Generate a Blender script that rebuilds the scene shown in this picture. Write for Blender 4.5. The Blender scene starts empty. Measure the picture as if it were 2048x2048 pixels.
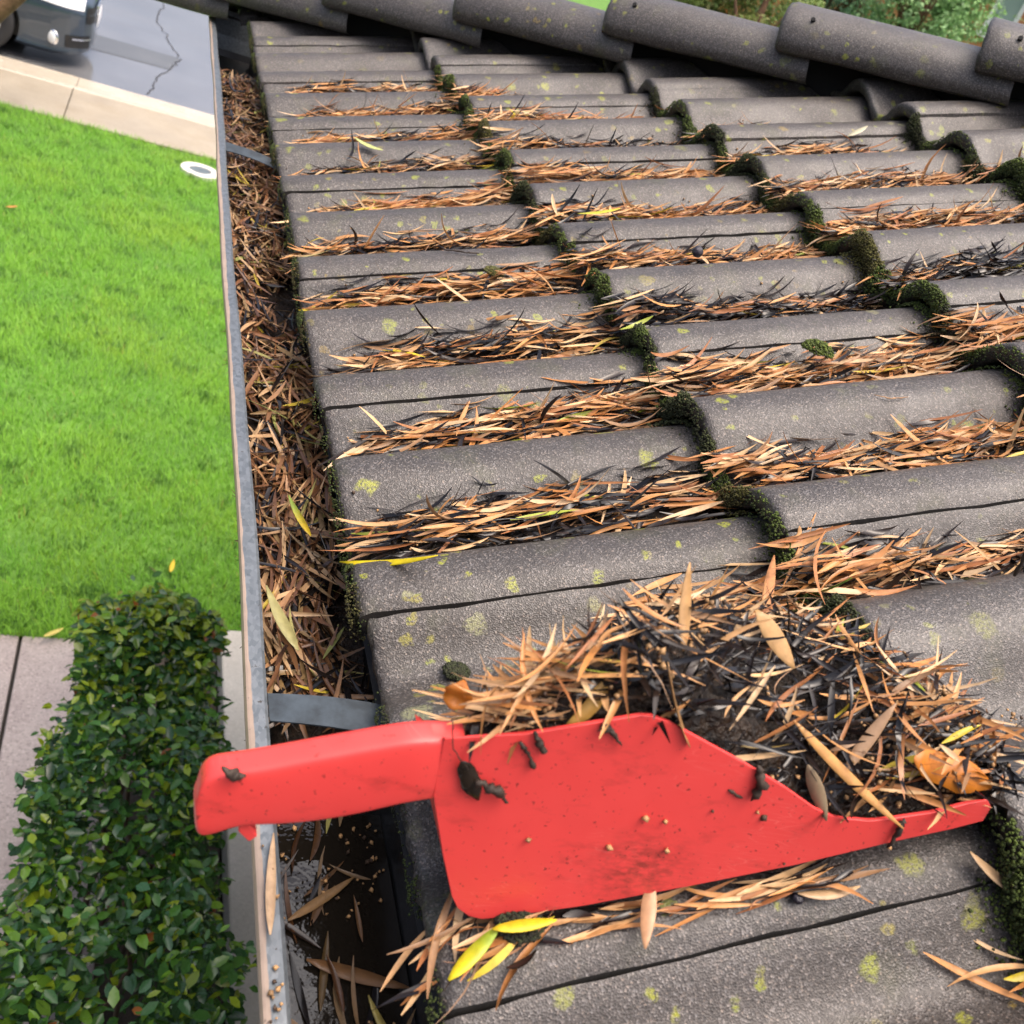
import bpy, bmesh, math, random
import numpy as np
from mathutils import Matrix, Vector

rng = np.random.default_rng(7)
random.seed(7)
R_ = math.radians
SC = bpy.context.scene
COL = SC.collection

# ------------------------------------------------------------------ camera
PHI = R_(22.0)            # roof pitch
Z0 = 2.6                  # height of the eave tile crests
CAM = np.array([-0.1932, -0.5475, 3.0654])
CR = np.array([[0.9072576, -0.2521615, 0.3365980],
               [0.1200794, -0.6117072, -0.7819177],
               [0.4030689, 0.7498192, -0.5246966]])   # rows: right, down, forward
cam_d = bpy.data.cameras.new('camera')
cam = bpy.data.objects.new('camera', cam_d)
COL.objects.link(cam)
cm = Matrix.Identity(4)
for i in range(3):
    cm[i][0] = CR[0][i]; cm[i][1] = -CR[1][i]; cm[i][2] = -CR[2][i]; cm[i][3] = CAM[i]
cam.matrix_world = cm
cam_d.sensor_width = 36.0
cam_d.lens = 36.0 * 1886.0 / 2048.0
cam_d.clip_start = 0.02
cam_d.clip_end = 600.0
cam_d.dof.use_dof = True
cam_d.dof.focus_distance = 0.85
cam_d.dof.aperture_fstop = 13.0
SC.camera = cam

# ------------------------------------------------------------------ sky, sun, exposure
SUN_EL, SUN_AZ = R_(74), R_(125)     # azimuth measured from +Y towards +X
w = bpy.data.worlds.new('World'); SC.world = w; w.use_nodes = True
wn = w.node_tree.nodes; wl = w.node_tree.links
sky = wn.new('ShaderNodeTexSky'); sky.sky_type = 'NISHITA'; sky.sun_disc = False
sky.sun_elevation = SUN_EL; sky.sun_rotation = SUN_AZ
sky.air_density = .7; sky.dust_density = 9.0; sky.ozone_density = .4
bg = wn['Background']; bg.inputs['Strength'].default_value = 0.15
wl.new(sky.outputs['Color'], bg.inputs['Color'])
sd = bpy.data.lights.new('sun', 'SUN'); sun = bpy.data.objects.new('sun', sd); COL.objects.link(sun)
sd.energy = .6; sd.angle = R_(80); sd.color = (1.0, 0.97, 0.93)
sdir = Vector((math.sin(SUN_AZ) * math.cos(SUN_EL), math.cos(SUN_AZ) * math.cos(SUN_EL), math.sin(SUN_EL)))
sun.rotation_euler = sdir.to_track_quat('Z', 'Y').to_euler()
sun.location = (0, 0, 30)
SC.view_settings.view_transform = 'Standard'
SC.view_settings.look = 'None'
SC.view_settings.exposure = 1.2
SC.view_settings.gamma = 1.0
SC.view_settings.use_curve_mapping = False
SC.cycles.use_denoising = True

# ------------------------------------------------------------------ frames
cph, sph = math.cos(PHI), math.sin(PHI)
U = np.array([cph, 0, sph]); E = np.array([0, 1.0, 0]); N = np.array([-sph, 0, cph]); O = np.array([0, 0, Z0])
RM = Matrix(((cph, 0, -sph, 0), (0, 1, 0, 0), (sph, 0, cph, Z0), (0, 0, 0, 1)))   # roof (u, s, n) -> world
RM3 = np.array([[cph, 0, -sph], [0, 1, 0], [sph, 0, cph]])
def rw(p): return O + np.asarray(p) @ RM3.T
F_ = 1886.0
def proj(P):
    v = (np.asarray(P) - CAM) @ CR.T
    return 1024 + F_ * v[..., 0] / v[..., 2], 1024 + F_ * v[..., 1] / v[..., 2], v[..., 2]
def ray(x, y): return CR.T @ np.array([x - 1024, y - 1024, F_])

# ------------------------------------------------------------------ object helpers
def link(name, me, mat=None, parent=None):
    o = bpy.data.objects.new(name, me)
    COL.objects.link(o)
    if mat is not None and me is not None:
        me.materials.append(mat)
    if parent is not None: o.parent = parent
    return o
def np_mesh(name, V, F, smooth=False, col=None):
    """V (n,3), F (m,k) all the same size"""
    V = np.ascontiguousarray(V, dtype=np.float32); F = np.ascontiguousarray(F, dtype=np.int32)
    me = bpy.data.meshes.new(name)
    me.vertices.add(len(V)); me.vertices.foreach_set('co', V.ravel())
    k = F.shape[1]
    me.loops.add(F.size); me.loops.foreach_set('vertex_index', F.ravel())
    me.polygons.add(len(F)); me.polygons.foreach_set('loop_start', np.arange(0, F.size, k, dtype=np.int32))
    if smooth: me.polygons.foreach_set('use_smooth', np.ones(len(F), dtype=bool))
    me.update(calc_edges=True)
    if col is not None:
        a = me.color_attributes.new('leaf_col', 'FLOAT_COLOR', 'POINT')
        c = np.ones((len(V), 4), np.float32); c[:, :3] = col
        a.data.foreach_set('color', c.ravel())
    return me
def py_mesh(name, V, F, smooth=False):
    me = bpy.data.meshes.new(name); me.from_pydata([tuple(v) for v in V], [], [tuple(f) for f in F]); me.update()
    if smooth:
        for p in me.polygons: p.use_smooth = True
    return me
def tag(o, label, cat, group=None):
    o['label'] = label; o['category'] = cat
    if group: o['group'] = group
    return o
def struct(o): o['kind'] = 'structure'; return o
def stuff(o): o['kind'] = 'stuff'; return o
def empty(name, loc=(0, 0, 0)):
    o = bpy.data.objects.new(name, None); COL.objects.link(o); o.location = loc; return o
def box_bm(bm, x0, x1, y0, y1, z0, z1):
    vs = [bm.verts.new(p) for p in ((x0,y0,z0),(x1,y0,z0),(x1,y1,z0),(x0,y1,z0),(x0,y0,z1),(x1,y0,z1),(x1,y1,z1),(x0,y1,z1))]
    for f in ((0,3,2,1),(4,5,6,7),(0,1,5,4),(1,2,6,5),(2,3,7,6),(3,0,4,7)): bm.faces.new([vs[i] for i in f])
    return vs
def bm_obj(name, bm, mat, parent=None, smooth=False, bevel=0, segs=2):
    me = bpy.data.meshes.new(name)
    if bevel: bmesh.ops.bevel(bm, geom=list(bm.edges), offset=bevel, segments=segs, affect='EDGES', profile=.5)
    bmesh.ops.recalc_face_normals(bm, faces=bm.faces)
    bm.to_mesh(me); bm.free()
    if smooth:
        for p in me.polygons: p.use_smooth = True
    return link(name, me, mat, parent)
def box(name, mat, x0, x1, y0, y1, z0, z1, parent=None, bevel=0):
    bm = bmesh.new(); box_bm(bm, x0, x1, y0, y1, z0, z1); return bm_obj(name, bm, mat, parent, bevel=bevel)
def tube_arrays(path, rad, k=6):
    path = [np.array(p, float) for p in path]
    V = []; Fc = []
    for i, p in enumerate(path):
        d = path[min(i+1, len(path)-1)] - path[max(i-1, 0)]; d /= np.linalg.norm(d) + 1e-12
        a = np.cross(d, [0.31, 0.2, 0.93]); a /= np.linalg.norm(a) + 1e-12; b = np.cross(d, a)
        r = rad[i] if hasattr(rad, '__len__') else rad
        for j in range(k):
            t = 2*math.pi*j/k; V.append(p + r*(math.cos(t)*a + math.sin(t)*b))
    for i in range(len(path)-1):
        for j in range(k): Fc.append((i*k+j, i*k+(j+1) % k, (i+1)*k+(j+1) % k, (i+1)*k+j))
    return np.array(V), Fc, k
def tube(name, path, rad, mat, parent=None, k=6):
    V, Fc, k = tube_arrays(path, rad, k)
    Fc = [tuple(f) for f in Fc] + [tuple(range(k))[::-1], tuple(range(len(V)-k, len(V)))]
    return link(name, py_mesh(name, V, Fc, True), mat, parent)
def snoise(x, y, seed=0, f=1.0, octs=4):
    r = np.random.default_rng(seed); x = np.asarray(x, float); y = np.asarray(y, float); out = 0*(x+y); a = 1.0
    for o in range(octs):
        for _ in range(3):
            th = r.uniform(0, 6.28); ph = r.uniform(0, 6.28)
            out = out + a/3*np.sin((x*math.cos(th)+y*math.sin(th))*f*6.28+ph)
        f *= 2.03; a *= .55
    return out

# ------------------------------------------------------------------ materials
def new_mat(name):
    m = bpy.data.materials.new(name); m.use_nodes = True
    nt = m.node_tree; b = nt.nodes['Principled BSDF']
    return m, nt, b
class NT:
    def __init__(s, nt): s.nt = nt
    def n(s, t, **kw):
        nd = s.nt.nodes.new(t)
        for k, v in kw.items(): setattr(nd, k, v)
        return nd
    def l(s, a, b): s.nt.links.new(a, b)
    def pos(s): return s.n('ShaderNodeNewGeometry').outputs['Position']
    def obj(s): return s.n('ShaderNodeTexCoord').outputs['Object']
    def noise(s, vec, scale, detail=4, rough=.55, out='Fac'):
        nd = s.n('ShaderNodeTexNoise'); nd.inputs['Scale'].default_value = scale; nd.inputs['Detail'].default_value = detail
        nd.inputs['Roughness'].default_value = rough
        if vec is not None: s.l(vec, nd.inputs['Vector'])
        return nd.outputs[out]
    def voro(s, vec, scale, feature='F1', rnd=1.0):
        nd = s.n('ShaderNodeTexVoronoi'); nd.feature = feature; nd.inputs['Scale'].default_value = scale
        nd.inputs['Randomness'].default_value = rnd
        if vec is not None: s.l(vec, nd.inputs['Vector'])
        return nd
    def ramp(s, fac, stops, interp='LINEAR'):
        nd = s.n('ShaderNodeValToRGB'); cr = nd.color_ramp; cr.interpolation = interp
        while len(cr.elements) < len(stops): cr.elements.new(.5)
        for e, (p, c) in zip(cr.elements, stops):
            e.position = p; e.color = (*c, 1) if len(c) == 3 else c
        s.l(fac, nd.inputs['Fac']); return nd.outputs['Color']
    def mix(s, fac, a, b, blend='MIX'):
        nd = s.n('ShaderNodeMix'); nd.data_type = 'RGBA'; nd.blend_type = blend
        for sock, v in ((nd.inputs[0], fac), (nd.inputs[6], a), (nd.inputs[7], b)):
            if hasattr(v, 'links'): s.l(v, sock)
            else: sock.default_value = v if not isinstance(v, tuple) else ((*v, 1) if len(v) == 3 else v)
        return nd.outputs[2]
    def math(s, op, a, b=0.0, c=None, clamp=False):
        nd = s.n('ShaderNodeMath'); nd.operation = op; nd.use_clamp = clamp
        for i, v in enumerate((a, b) if c is None else (a, b, c)):
            if hasattr(v, 'links'): s.l(v, nd.inputs[i])
            else: nd.inputs[i].default_value = v
        return nd.outputs[0]
    def mrange(s, v, a, b, c=0., d=1.):
        nd = s.n('ShaderNodeMapRange'); s.l(v, nd.inputs[0])
        for i, x in enumerate((a, b, c, d)): nd.inputs[i+1].default_value = x
        return nd.outputs[0]
    def bump(s, h, strength, dist, normal=None):
        nd = s.n('ShaderNodeBump'); nd.inputs['Strength'].default_value = strength; nd.inputs['Distance'].default_value = dist
        s.l(h, nd.inputs['Height'])
        if normal is not None: s.l(normal, nd.inputs['Normal'])
        return nd.outputs['Normal']
    def scale(s, vec, v):
        nd = s.n('ShaderNodeMapping'); nd.inputs['Scale'].default_value = v; s.l(vec, nd.inputs['Vector']); return nd.outputs['Vector']

def tile_material(name, far=False):
    m, nt, b = new_mat(name); t = NT(nt); p = t.pos()
    info = t.n('ShaderNodeObjectInfo').outputs['Random']
    big = t.noise(p, 9, 5, .6)
    base = t.ramp(big, [(.3, (.031, .0275, .025)), (.7, (.060, .0535, .049))])
    base = t.mix(t.mrange(info, 0, 1, 0, .35), base, (.066, .056, .050))
    # sand grains of the concrete surface
    g = t.voro(p, 820)
    gc = t.n('ShaderNodeSeparateColor'); t.l(g.outputs['Color'], gc.inputs[0])
    lightg = t.mrange(gc.outputs[0], .62, .98, 0, 1)
    darkg = t.mrange(gc.outputs[1], .55, 1, 0, .75)
    c = t.mix(t.math('MULTIPLY', lightg, .66), base, t.ramp(gc.outputs[2], [(0, (.25, .22, .20)), (.6, (.17, .165, .165)), (1, (.29, .23, .185))]))
    c = t.mix(darkg, c, (.013, .011, .010))
    # lichen spots
    wob = t.n('ShaderNodeVectorMath', operation='ADD')
    t.l(p, wob.inputs[0])
    nz = t.n('ShaderNodeTexNoise'); nz.inputs['Scale'].default_value = 60; nz.inputs['Detail'].default_value = 3; t.l(p, nz.inputs['Vector'])
    sc = t.n('ShaderNodeVectorMath', operation='SCALE'); t.l(nz.outputs['Color'], sc.inputs[0]); sc.inputs['Scale'].default_value = .018
    t.l(sc.outputs[0], wob.inputs[1])
    def spots(scale, rmax, thr):
        v = t.voro(wob.outputs[0], scale)
        s_ = t.n('ShaderNodeSeparateColor'); t.l(v.outputs['Color'], s_.inputs[0])
        r = t.mrange(s_.outputs[0], thr, 1, 0, rmax)
        f = t.math('SUBTRACT', r, v.outputs['Distance'])
        return t.mrange(f, -.01, .10, 0, 1), s_.outputs[1]
    f1, k1 = spots(31, .36, .58)
    f2, k2 = spots(64, .44, .66)
    fine = t.mrange(t.noise(p, 420, 2, .7), .36, .54, 0, 1)
    zone = t.mrange(t.noise(p, 3.2, 2), .36, .52, .25, 1)
    lich = t.math('MULTIPLY', t.math('MULTIPLY', t.math('MAXIMUM', f1, f2), fine), zone)
    lc = t.ramp(k1, [(0, (.27, .28, .020)), (.55, (.21, .24, .030)), (.8, (.22, .15, .035)), (1, (.22, .23, .12))])
    c = t.mix(t.math('MULTIPLY', lich, .82), c, lc)
    # faint green algae film
    alg = t.mrange(t.noise(p, 22, 4, .6), .56, .75, 0, .30)
    c = t.mix(alg, c, (.07, .075, .028))
    t.l(c, b.inputs['Base Color'])
    wet = t.noise(p, 14, 3)
    t.l(t.mrange(wet, .35, .65, .36, .54), b.inputs['Roughness'])
    b.inputs['Specular IOR Level'].default_value = .5
    n1 = t.bump(g.outputs['Distance'], .45, .0008)
    n2 = t.bump(t.noise(p, 300, 2), .2, .0012, n1)
    t.l(n2, b.inputs['Normal'])
    return m
MAT_TILE = tile_material('tile_concrete')

def simple(name, c, rough=.5, metal=0., spec=.5, var=0.0, vscale=8, bump=0., bscale=60, bdist=.002, c2=None):
    m, nt, b = new_mat(name); t = NT(nt)
    p = t.pos()
    if var or c2:
        n = t.noise(p, vscale, 4, .6)
        cc = c2 if c2 else tuple(min(1, x*(1+var)) for x in c)
        ca = c if c2 else tuple(x*(1-var) for x in c)
        t.l(t.ramp(n, [(.35, ca), (.65, cc)]), b.inputs['Base Color'])
    else: b.inputs['Base Color'].default_value = (*c, 1)
    b.inputs['Roughness'].default_value = rough; b.inputs['Metallic'].default_value = metal
    b.inputs['Specular IOR Level'].default_value = spec
    if bump: t.l(t.bump(t.noise(p, bscale, 4), bump, bdist), b.inputs['Normal'])
    return m

def leaf_material(name, rough0=.32, rough1=.6, trans=.15, streak=.25):
    m, nt, b = new_mat(name); t = NT(nt)
    a = t.n('ShaderNodeAttribute', attribute_name='leaf_col')
    p = t.pos()
    n = t.noise(p, 160, 3, .6)
    c = t.mix(t.mrange(n, .35, .65, 0, streak), a.outputs['Color'], (.02, .012, .006))
    t.l(c, b.inputs['Base Color'])
    rg = t.mrange(t.noise(p, 45, 2), .35, .65, rough0, rough1)
    if name == 'dry_leaf':
        bw = t.n('ShaderNodeRGBToBW'); t.l(a.outputs['Color'], bw.inputs[0]); wetf = t.mrange(bw.outputs[0], .012, .09, .38, 1.0)
        rg = t.math('MULTIPLY', rg, wetf); b.inputs['Specular IOR Level'].default_value = .4
    t.l(rg, b.inputs['Roughness'])
    if trans:
        tr = t.n('ShaderNodeBsdfTranslucent'); t.l(c, tr.inputs['Color'])
        mx = t.n('ShaderNodeMixShader'); mx.inputs[0].default_value = trans
        t.l(b.outputs[0], mx.inputs[1]); t.l(tr.outputs[0], mx.inputs[2])
        t.l(mx.outputs[0], nt.nodes['Material Output'].inputs['Surface'])
    return m
MAT_LEAF = leaf_material('dry_leaf')
MAT_HEDGE = leaf_material('hedge_leaf', .16, .36, .25, .12)
MAT_GRASS = leaf_material('grass_blade', .45, .65, .35, .05)
MAT_FAR = leaf_material('far_leaf', .5, .7, .3, .1)
MAT_MOSS = leaf_material('moss_tuft', .85, .95, 0, .3)
MAT_SEED = leaf_material('seed_husk', .5, .7, 0, .2)
MAT_MULCH = simple('wet_mulch', (.005, .004, .0035), .34, c2=(.030, .018, .010), vscale=130, bump=1.0, bscale=220, bdist=.006, spec=.3)

# ================================================================== HOUSE
house = empty('house', (2.5, -3.0, 0))
tag(house, 'house with a mossy grey concrete tile roof and metal eave gutter', 'house')
HP = house
def attach(o, keep=True):
    """parent to the house, keeping world placement"""
    o.parent = HP; o.matrix_parent_inverse = Matrix.Translation((-2.5, 3.0, 0)); return o

PITCH, GAUGE, SLOPE = .15, .3502, .03/.3502
HIPS = 2.14                      # hip line: s = HIPS - cos(phi) * u
def prof(s):
    v = .5 - .5*np.cos(2*np.pi*np.asarray(s)/PITCH)
    return -.041*v**1.35
def surf(u, s):
    return prof(s) - SLOPE*np.mod(u, GAUGE)

# --- one tile: u' 0..0.42, s' -0.03..0.27 (a joint roll and a plain roll)
def make_tile_bm(seed):
    r = np.random.default_rng(seed)
    S = np.linspace(-.0288, .2688, 45)
    up = [(.003, -.023), (.0, -.019), (-.0012, -.010), (.0, -.0035), (.0035, -.0006), (.010, 0)] + [(q, 0) for q in (.025, .045, .07, .09, .115, .14, .165, .19, .21, .235, .26, .285, .31, .335, .36, .40)]
    bm = bmesh.new(); rows = []
    for k, (du, dn) in enumerate(up):
        row = []
        for s in S:
            n = float(prof(s)) - SLOPE*du + dn
            d0 = s + .0288; d1 = .2688 - s
            n += .0006*math.exp(-(d0/.02)**2) + .0004*math.exp(-(d1/.02)**2)      # side lap stands proud
            for d in (d0, d1): n -= .0016*math.exp(-(d/.0016)**2)                  # worn arris
            ju, jn = (r.normal(0, .0009), r.normal(0, .0006)) if k < 5 else (0, r.normal(0, .0002) - (abs(r.normal(0, .0005)) if (d0 < .001 or d1 < .001) else 0))
            js = r.normal(0, .0007) if (d0 < .001 or d1 < .001) else 0
            row.append(bm.verts.new((du+ju, s+js, n+jn)))
        rows.append(row)
    for a in range(len(rows)-1):
        for j in range(len(S)-1): bm.faces.new((rows[a][j], rows[a][j+1], rows[a+1][j+1], rows[a+1][j]))
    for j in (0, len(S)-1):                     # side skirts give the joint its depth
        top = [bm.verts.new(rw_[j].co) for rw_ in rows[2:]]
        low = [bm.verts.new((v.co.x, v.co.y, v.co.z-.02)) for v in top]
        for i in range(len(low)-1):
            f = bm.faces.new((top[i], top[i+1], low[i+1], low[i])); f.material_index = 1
    # under side of the nose, return with its shade painted near-black
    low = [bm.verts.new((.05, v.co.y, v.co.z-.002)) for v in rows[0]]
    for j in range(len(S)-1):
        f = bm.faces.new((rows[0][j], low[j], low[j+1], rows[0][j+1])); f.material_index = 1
    bmesh.ops.recalc_face_normals(bm, faces=bm.faces)
    return bm
MAT_JOINT = simple('joint_dirt_shade', (.010, .008, .006), .9, bump=.5, bscale=200)  # joint dirt, plus the shade of the narrow gap put into the colour
tile_meshes = []
for sdd in range(4):
    bm = make_tile_bm(100+sdd); me = bpy.data.meshes.new('roof_tile'); bm.to_mesh(me); bm.free()
    for p in me.polygons: p.use_smooth = True
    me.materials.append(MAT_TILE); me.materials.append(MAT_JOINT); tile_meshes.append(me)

# --- moss along a nose: a strip of tufts in tile coordinates
OCT = np.array([[1,0,0],[0,1,0],[-1,0,0],[0,-1,0],[0,0,1],[0,0,-1]], float)
OCTF = np.array([[0,1,4],[1,2,4],[2,3,4],[3,0,4],[1,0,5],[2,1,5],[3,2,5],[0,3,5]])
def tufts(P, rad, rs, col):
    n = len(P)
    V = OCT[None]*rad[:, None, None]*rs.uniform(.6, 1.35, (n, 6, 1))
    ax = rs.normal(size=(n, 3)); ax /= np.linalg.norm(ax, axis=1)[:, None]
    V = rot_about(V, ax, rs.uniform(0, 6.28, n)) + P[:, None]
    F = OCTF[None] + (np.arange(n)*6)[:, None, None]
    C = np.repeat(col, 6, axis=0)
    return V.reshape(-1, 3), F.reshape(-1, 3), C
def rot_about(V, ax, ang):
    c = np.cos(ang)[:, None, None]; s = np.sin(ang)[:, None, None]; k = ax[:, None, :]
    return V*c + np.cross(np.broadcast_to(k, V.shape), V)*s + k*(V*k).sum(-1, keepdims=True)*(1-c)
def moss_mesh(seed, amount):
    r = np.random.default_rng(seed); n = int(19000*amount**.8)
    s = r.uniform(-.03, .27, n)
    ph = np.mod(s, PITCH)/PITCH                           # 0 crest .. .5 valley .. 1 crest
    dens = .50 + .50*np.exp(-((ph-.62)/.28)**2)
    dens *= np.clip((.55 if amount > .5 else .15) + .75*snoise(s, s*0, seed, 9, 3), 0.08 if amount > .5 else 0, 1)
    keep = r.uniform(size=n) < dens; s = s[keep]; dens = dens[keep]; n = len(s)
    t = r.uniform(0, 1, n)**.8
    bulge = np.clip(.55+.45*snoise(s, s*0, seed+5, 14, 3), .2, 1.2)*dens
    ang = r.uniform(-.5, 1.75, n)                          # round the nose: below .. over the top
    rad = .005 + .022*bulge*amount**.7*r.uniform(.25, 1, n)
    u = -.001 - rad*np.cos(ang)*1.25 + .001
    nn = prof(s) - .012 + (rad+.006)*np.sin(ang)
    fill = r.uniform(size=n) < .35                         # cushion in front, on the tile below
    u = np.where(fill, -r.exponential(.010, n)*(.4+bulge)*(1 if amount > .5 else .4), u)
    nn = np.where(fill, prof(s) - .028 + r.uniform(0, .012, n)*bulge, nn)
    P = np.stack([u, s + r.normal(0, .001, n), nn], 1)
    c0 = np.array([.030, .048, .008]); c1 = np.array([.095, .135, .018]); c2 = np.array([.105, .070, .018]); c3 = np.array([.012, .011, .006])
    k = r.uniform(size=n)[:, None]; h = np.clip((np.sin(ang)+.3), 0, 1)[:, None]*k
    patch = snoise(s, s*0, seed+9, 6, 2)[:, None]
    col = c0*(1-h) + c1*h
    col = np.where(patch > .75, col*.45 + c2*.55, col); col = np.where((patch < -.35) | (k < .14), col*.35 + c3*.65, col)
    size = r.uniform(.0007, .0019, n)*(1+.5*bulge)
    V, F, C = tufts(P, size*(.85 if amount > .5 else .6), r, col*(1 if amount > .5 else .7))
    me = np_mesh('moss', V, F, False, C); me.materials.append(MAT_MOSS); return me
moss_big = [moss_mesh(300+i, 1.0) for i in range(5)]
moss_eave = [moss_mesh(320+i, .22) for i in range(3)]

NCOL0, NCOL1, NCRS = -4, 7, 7
for k in range(NCRS):
    for j in range(NCOL0, NCOL1+1):
        u0 = k*GAUGE; s0 = j*2*PITCH
        if s0 - .03 > HIPS - cph*u0 - .02: continue
        if u0 > 1.5 and s0 < -.4: continue
        cut = s0 + .27 > HIPS - cph*(u0+.40) - .02
        du = rng.normal(0, .0025); 
        if k == 0 and j == 7: du = -.02
        dn = rng.normal(0, .0012); rz = rng.normal(0, .004)
        me = tile_meshes[int(rng.integers(4))]
        if cut:
            bm = bmesh.new(); bm.from_mesh(me)
            pl = Vector((cph, 1, 0)).normalized()
            bmesh.ops.bisect_plane(bm, geom=bm.verts[:]+bm.edges[:]+bm.faces[:], plane_co=(0, HIPS-.03-cph*u0-s0, 0), plane_no=pl, clear_outer=True)
            if not bm.faces: bm.free(); continue
            me = bpy.data.meshes.new('roof_tile'); bm.to_mesh(me); bm.free()
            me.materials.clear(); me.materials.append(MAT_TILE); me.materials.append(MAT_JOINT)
        o = link('roof_tile', me)
        attach(o)
        o.matrix_basis = RM @ Matrix.Translation((u0+du, s0, dn)) @ Matrix.Rotation(rz, 4, 'Z')
        amt = moss_eave if k == 0 else moss_big
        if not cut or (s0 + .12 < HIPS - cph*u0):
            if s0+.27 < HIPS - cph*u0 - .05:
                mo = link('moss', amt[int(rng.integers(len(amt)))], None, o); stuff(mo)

# --- deck, fascia, walls, second slope
def deck():
    V = [rw((-.005, -2.5, -.075)), rw((-.005, HIPS+.07, -.075)), rw((2.42, HIPS+.07-cph*2.42, -.075)), rw((2.42, -2.5, -.075))]
    return py_mesh('roof_deck', V, [(0, 1, 2, 3)])
MAT_DECK = simple('dark_underlay', (.010, .009, .009), .8)
attach(link('roof_deck', deck(), MAT_DECK))
cz = Z0 - .075
top = rw((2.42, HIPS+.07-cph*2.42, -.075))
e2 = np.array([6.0, HIPS+.07, cz])
attach(link('roof_deck', py_mesh('roof_deck', [rw((-.005, HIPS+.07, -.076)), e2, (6.0, top[1], top[2]), top], [(0, 3, 2, 1)]), MAT_TILE))
MAT_STUCCO = simple('pale_stucco', (.42, .37, .31), .85, var=.12, vscale=5, bump=.4, bscale=120)
MAT_FASCIA = simple('dark_fascia', (.05, .045, .042), .5, var=.2)
attach(box('wall', MAT_STUCCO, .62, 5.8, -6.0, 1.72, .0, 2.50))
attach(box('fascia', MAT_FASCIA, .040, .065, -6.0, 2.20, 2.36, 2.535))
attach(box('fascia', MAT_FASCIA, .068, 5.9, 2.176, 2.20, 2.36, 2.535))
attach(box('soffit', MAT_STUCCO, .068, .617, -6.0, 2.172, 2.40, 2.42))

# --- gutter
def gutter_mat():
    m, nt, b = new_mat('galvanised_gutter'); t = NT(nt); p = t.pos()
    sp = t.n('ShaderNodeSeparateXYZ'); t.l(p, sp.inputs[0])
    wob = t.math('MULTIPLY_ADD', t.noise(t.scale(p, (1, .5, 1)), 40, 4, .6), .005, -.0776)
    x_ = sp.outputs[0]
    paint = t.math('LESS_THAN', x_, wob)
    sp1 = t.voro(t.scale(p, (1, .6, 1)), 320); s1 = t.n('ShaderNodeSeparateColor'); t.l(sp1.outputs['Color'], s1.inputs[0])
    galv = t.ramp(s1.outputs[0], [(0, (.12, .138, .150)), (1, (.21, .23, .245))])
    big = t.noise(p, 14, 4)
    galv = t.mix(t.mrange(big, .35, .7, 0, .5), galv, (.12, .137, .15))
    c = t.mix(paint, galv, t.mix(t.mrange(t.noise(p, 60, 3), .4, .6, 0, .4), (.27, .205, .16), (.18, .14, .11)))
    spat = t.mrange(t.noise(p, 170, 3, .7), .66, .72, 0, .8)
    c = t.mix(spat, c, (.045, .032, .022))
    t.l(c, b.inputs['Base Color'])
    t.l(t.mix(paint, (.6, .6, .6), (0, 0, 0)), b.inputs['Metallic'])
    t.l(t.mrange(big, .3, .7, .34, .52), b.inputs['Roughness'])
    t.l(t.bump(t.noise(p, 90, 3), .3, .0015), b.inputs['Normal'])
    return m
MAT_GUT = gutter_mat()
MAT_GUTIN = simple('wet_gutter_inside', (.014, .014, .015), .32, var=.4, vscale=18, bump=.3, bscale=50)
ZL = 2.55
def gutter_run():
    # profile (offset outwards from fascia, z): outer face, lip, inner wall, floor, back
    outer = [(.040, 2.437), (.048, 2.442), (.058, 2.49), (.062, ZL-.018), (.075, ZL-.013), (.0790, ZL-.008), (.0795, ZL-.003), (.0785, ZL-.0005), (.077, ZL)]
    lip = [(.077, ZL), (.0665, ZL+.0008), (.0640, ZL-.0006), (.0635, ZL-.012)]
    inner = [(.0645, ZL-.012), (.063, 2.535), (.058, 2.475), (.045, 2.4405), (-.030, 2.4405), (-.036, 2.447), (-.0375, 2.562), (-.0385, 2.562), (-.0385, 2.437)]
    C1 = 2.215       # Y of the corner for offset 0
    def sweep(prof_, name, mat, ys):
        V = []; Fc = []; n = len(prof_)
        st = []
        for y in ys: st.append(lambda o, z, y=y: (-o, y, z))
        st.append(lambda o, z: (-o, C1 + o, z))
        for x in (1.0, 3.0, 6.0): st.append(lambda o, z, x=x: (x, C1 + o, z))
        for i, f in enumerate(st):
            for q in prof_:
                V.append(f(*q))
        for i in range(len(st)-1):
            for j in range(n-1): Fc.append((i*n+j, (i+1)*n+j, (i+1)*n+j+1, i*n+j+1))
        return py_mesh(name, V, Fc, False)
    ys = list(np.linspace(-1.6, 2.1, 60))
    me = sweep(outer[:-1] + lip, 'gutter', MAT_GUT, ys)
    # gentle dents along the lip
    for v in me.vertices:
        if v.co.y < 2.15:
            v.co.x += .0012*math.sin(v.co.y*5.1+.6) + .0006*math.sin(v.co.y*17); v.co.z += .0010*math.sin(v.co.y*3.3)
    g = attach(link('gutter', me, MAT_GUT))
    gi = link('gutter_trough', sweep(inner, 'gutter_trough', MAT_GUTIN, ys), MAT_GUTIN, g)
    return g
gut = gutter_run()
MAT_STRAP = simple('zinc_strap', (.035, .047, .058), .55, .3, var=.4, vscale=55, bump=.15, bscale=30)
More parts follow.
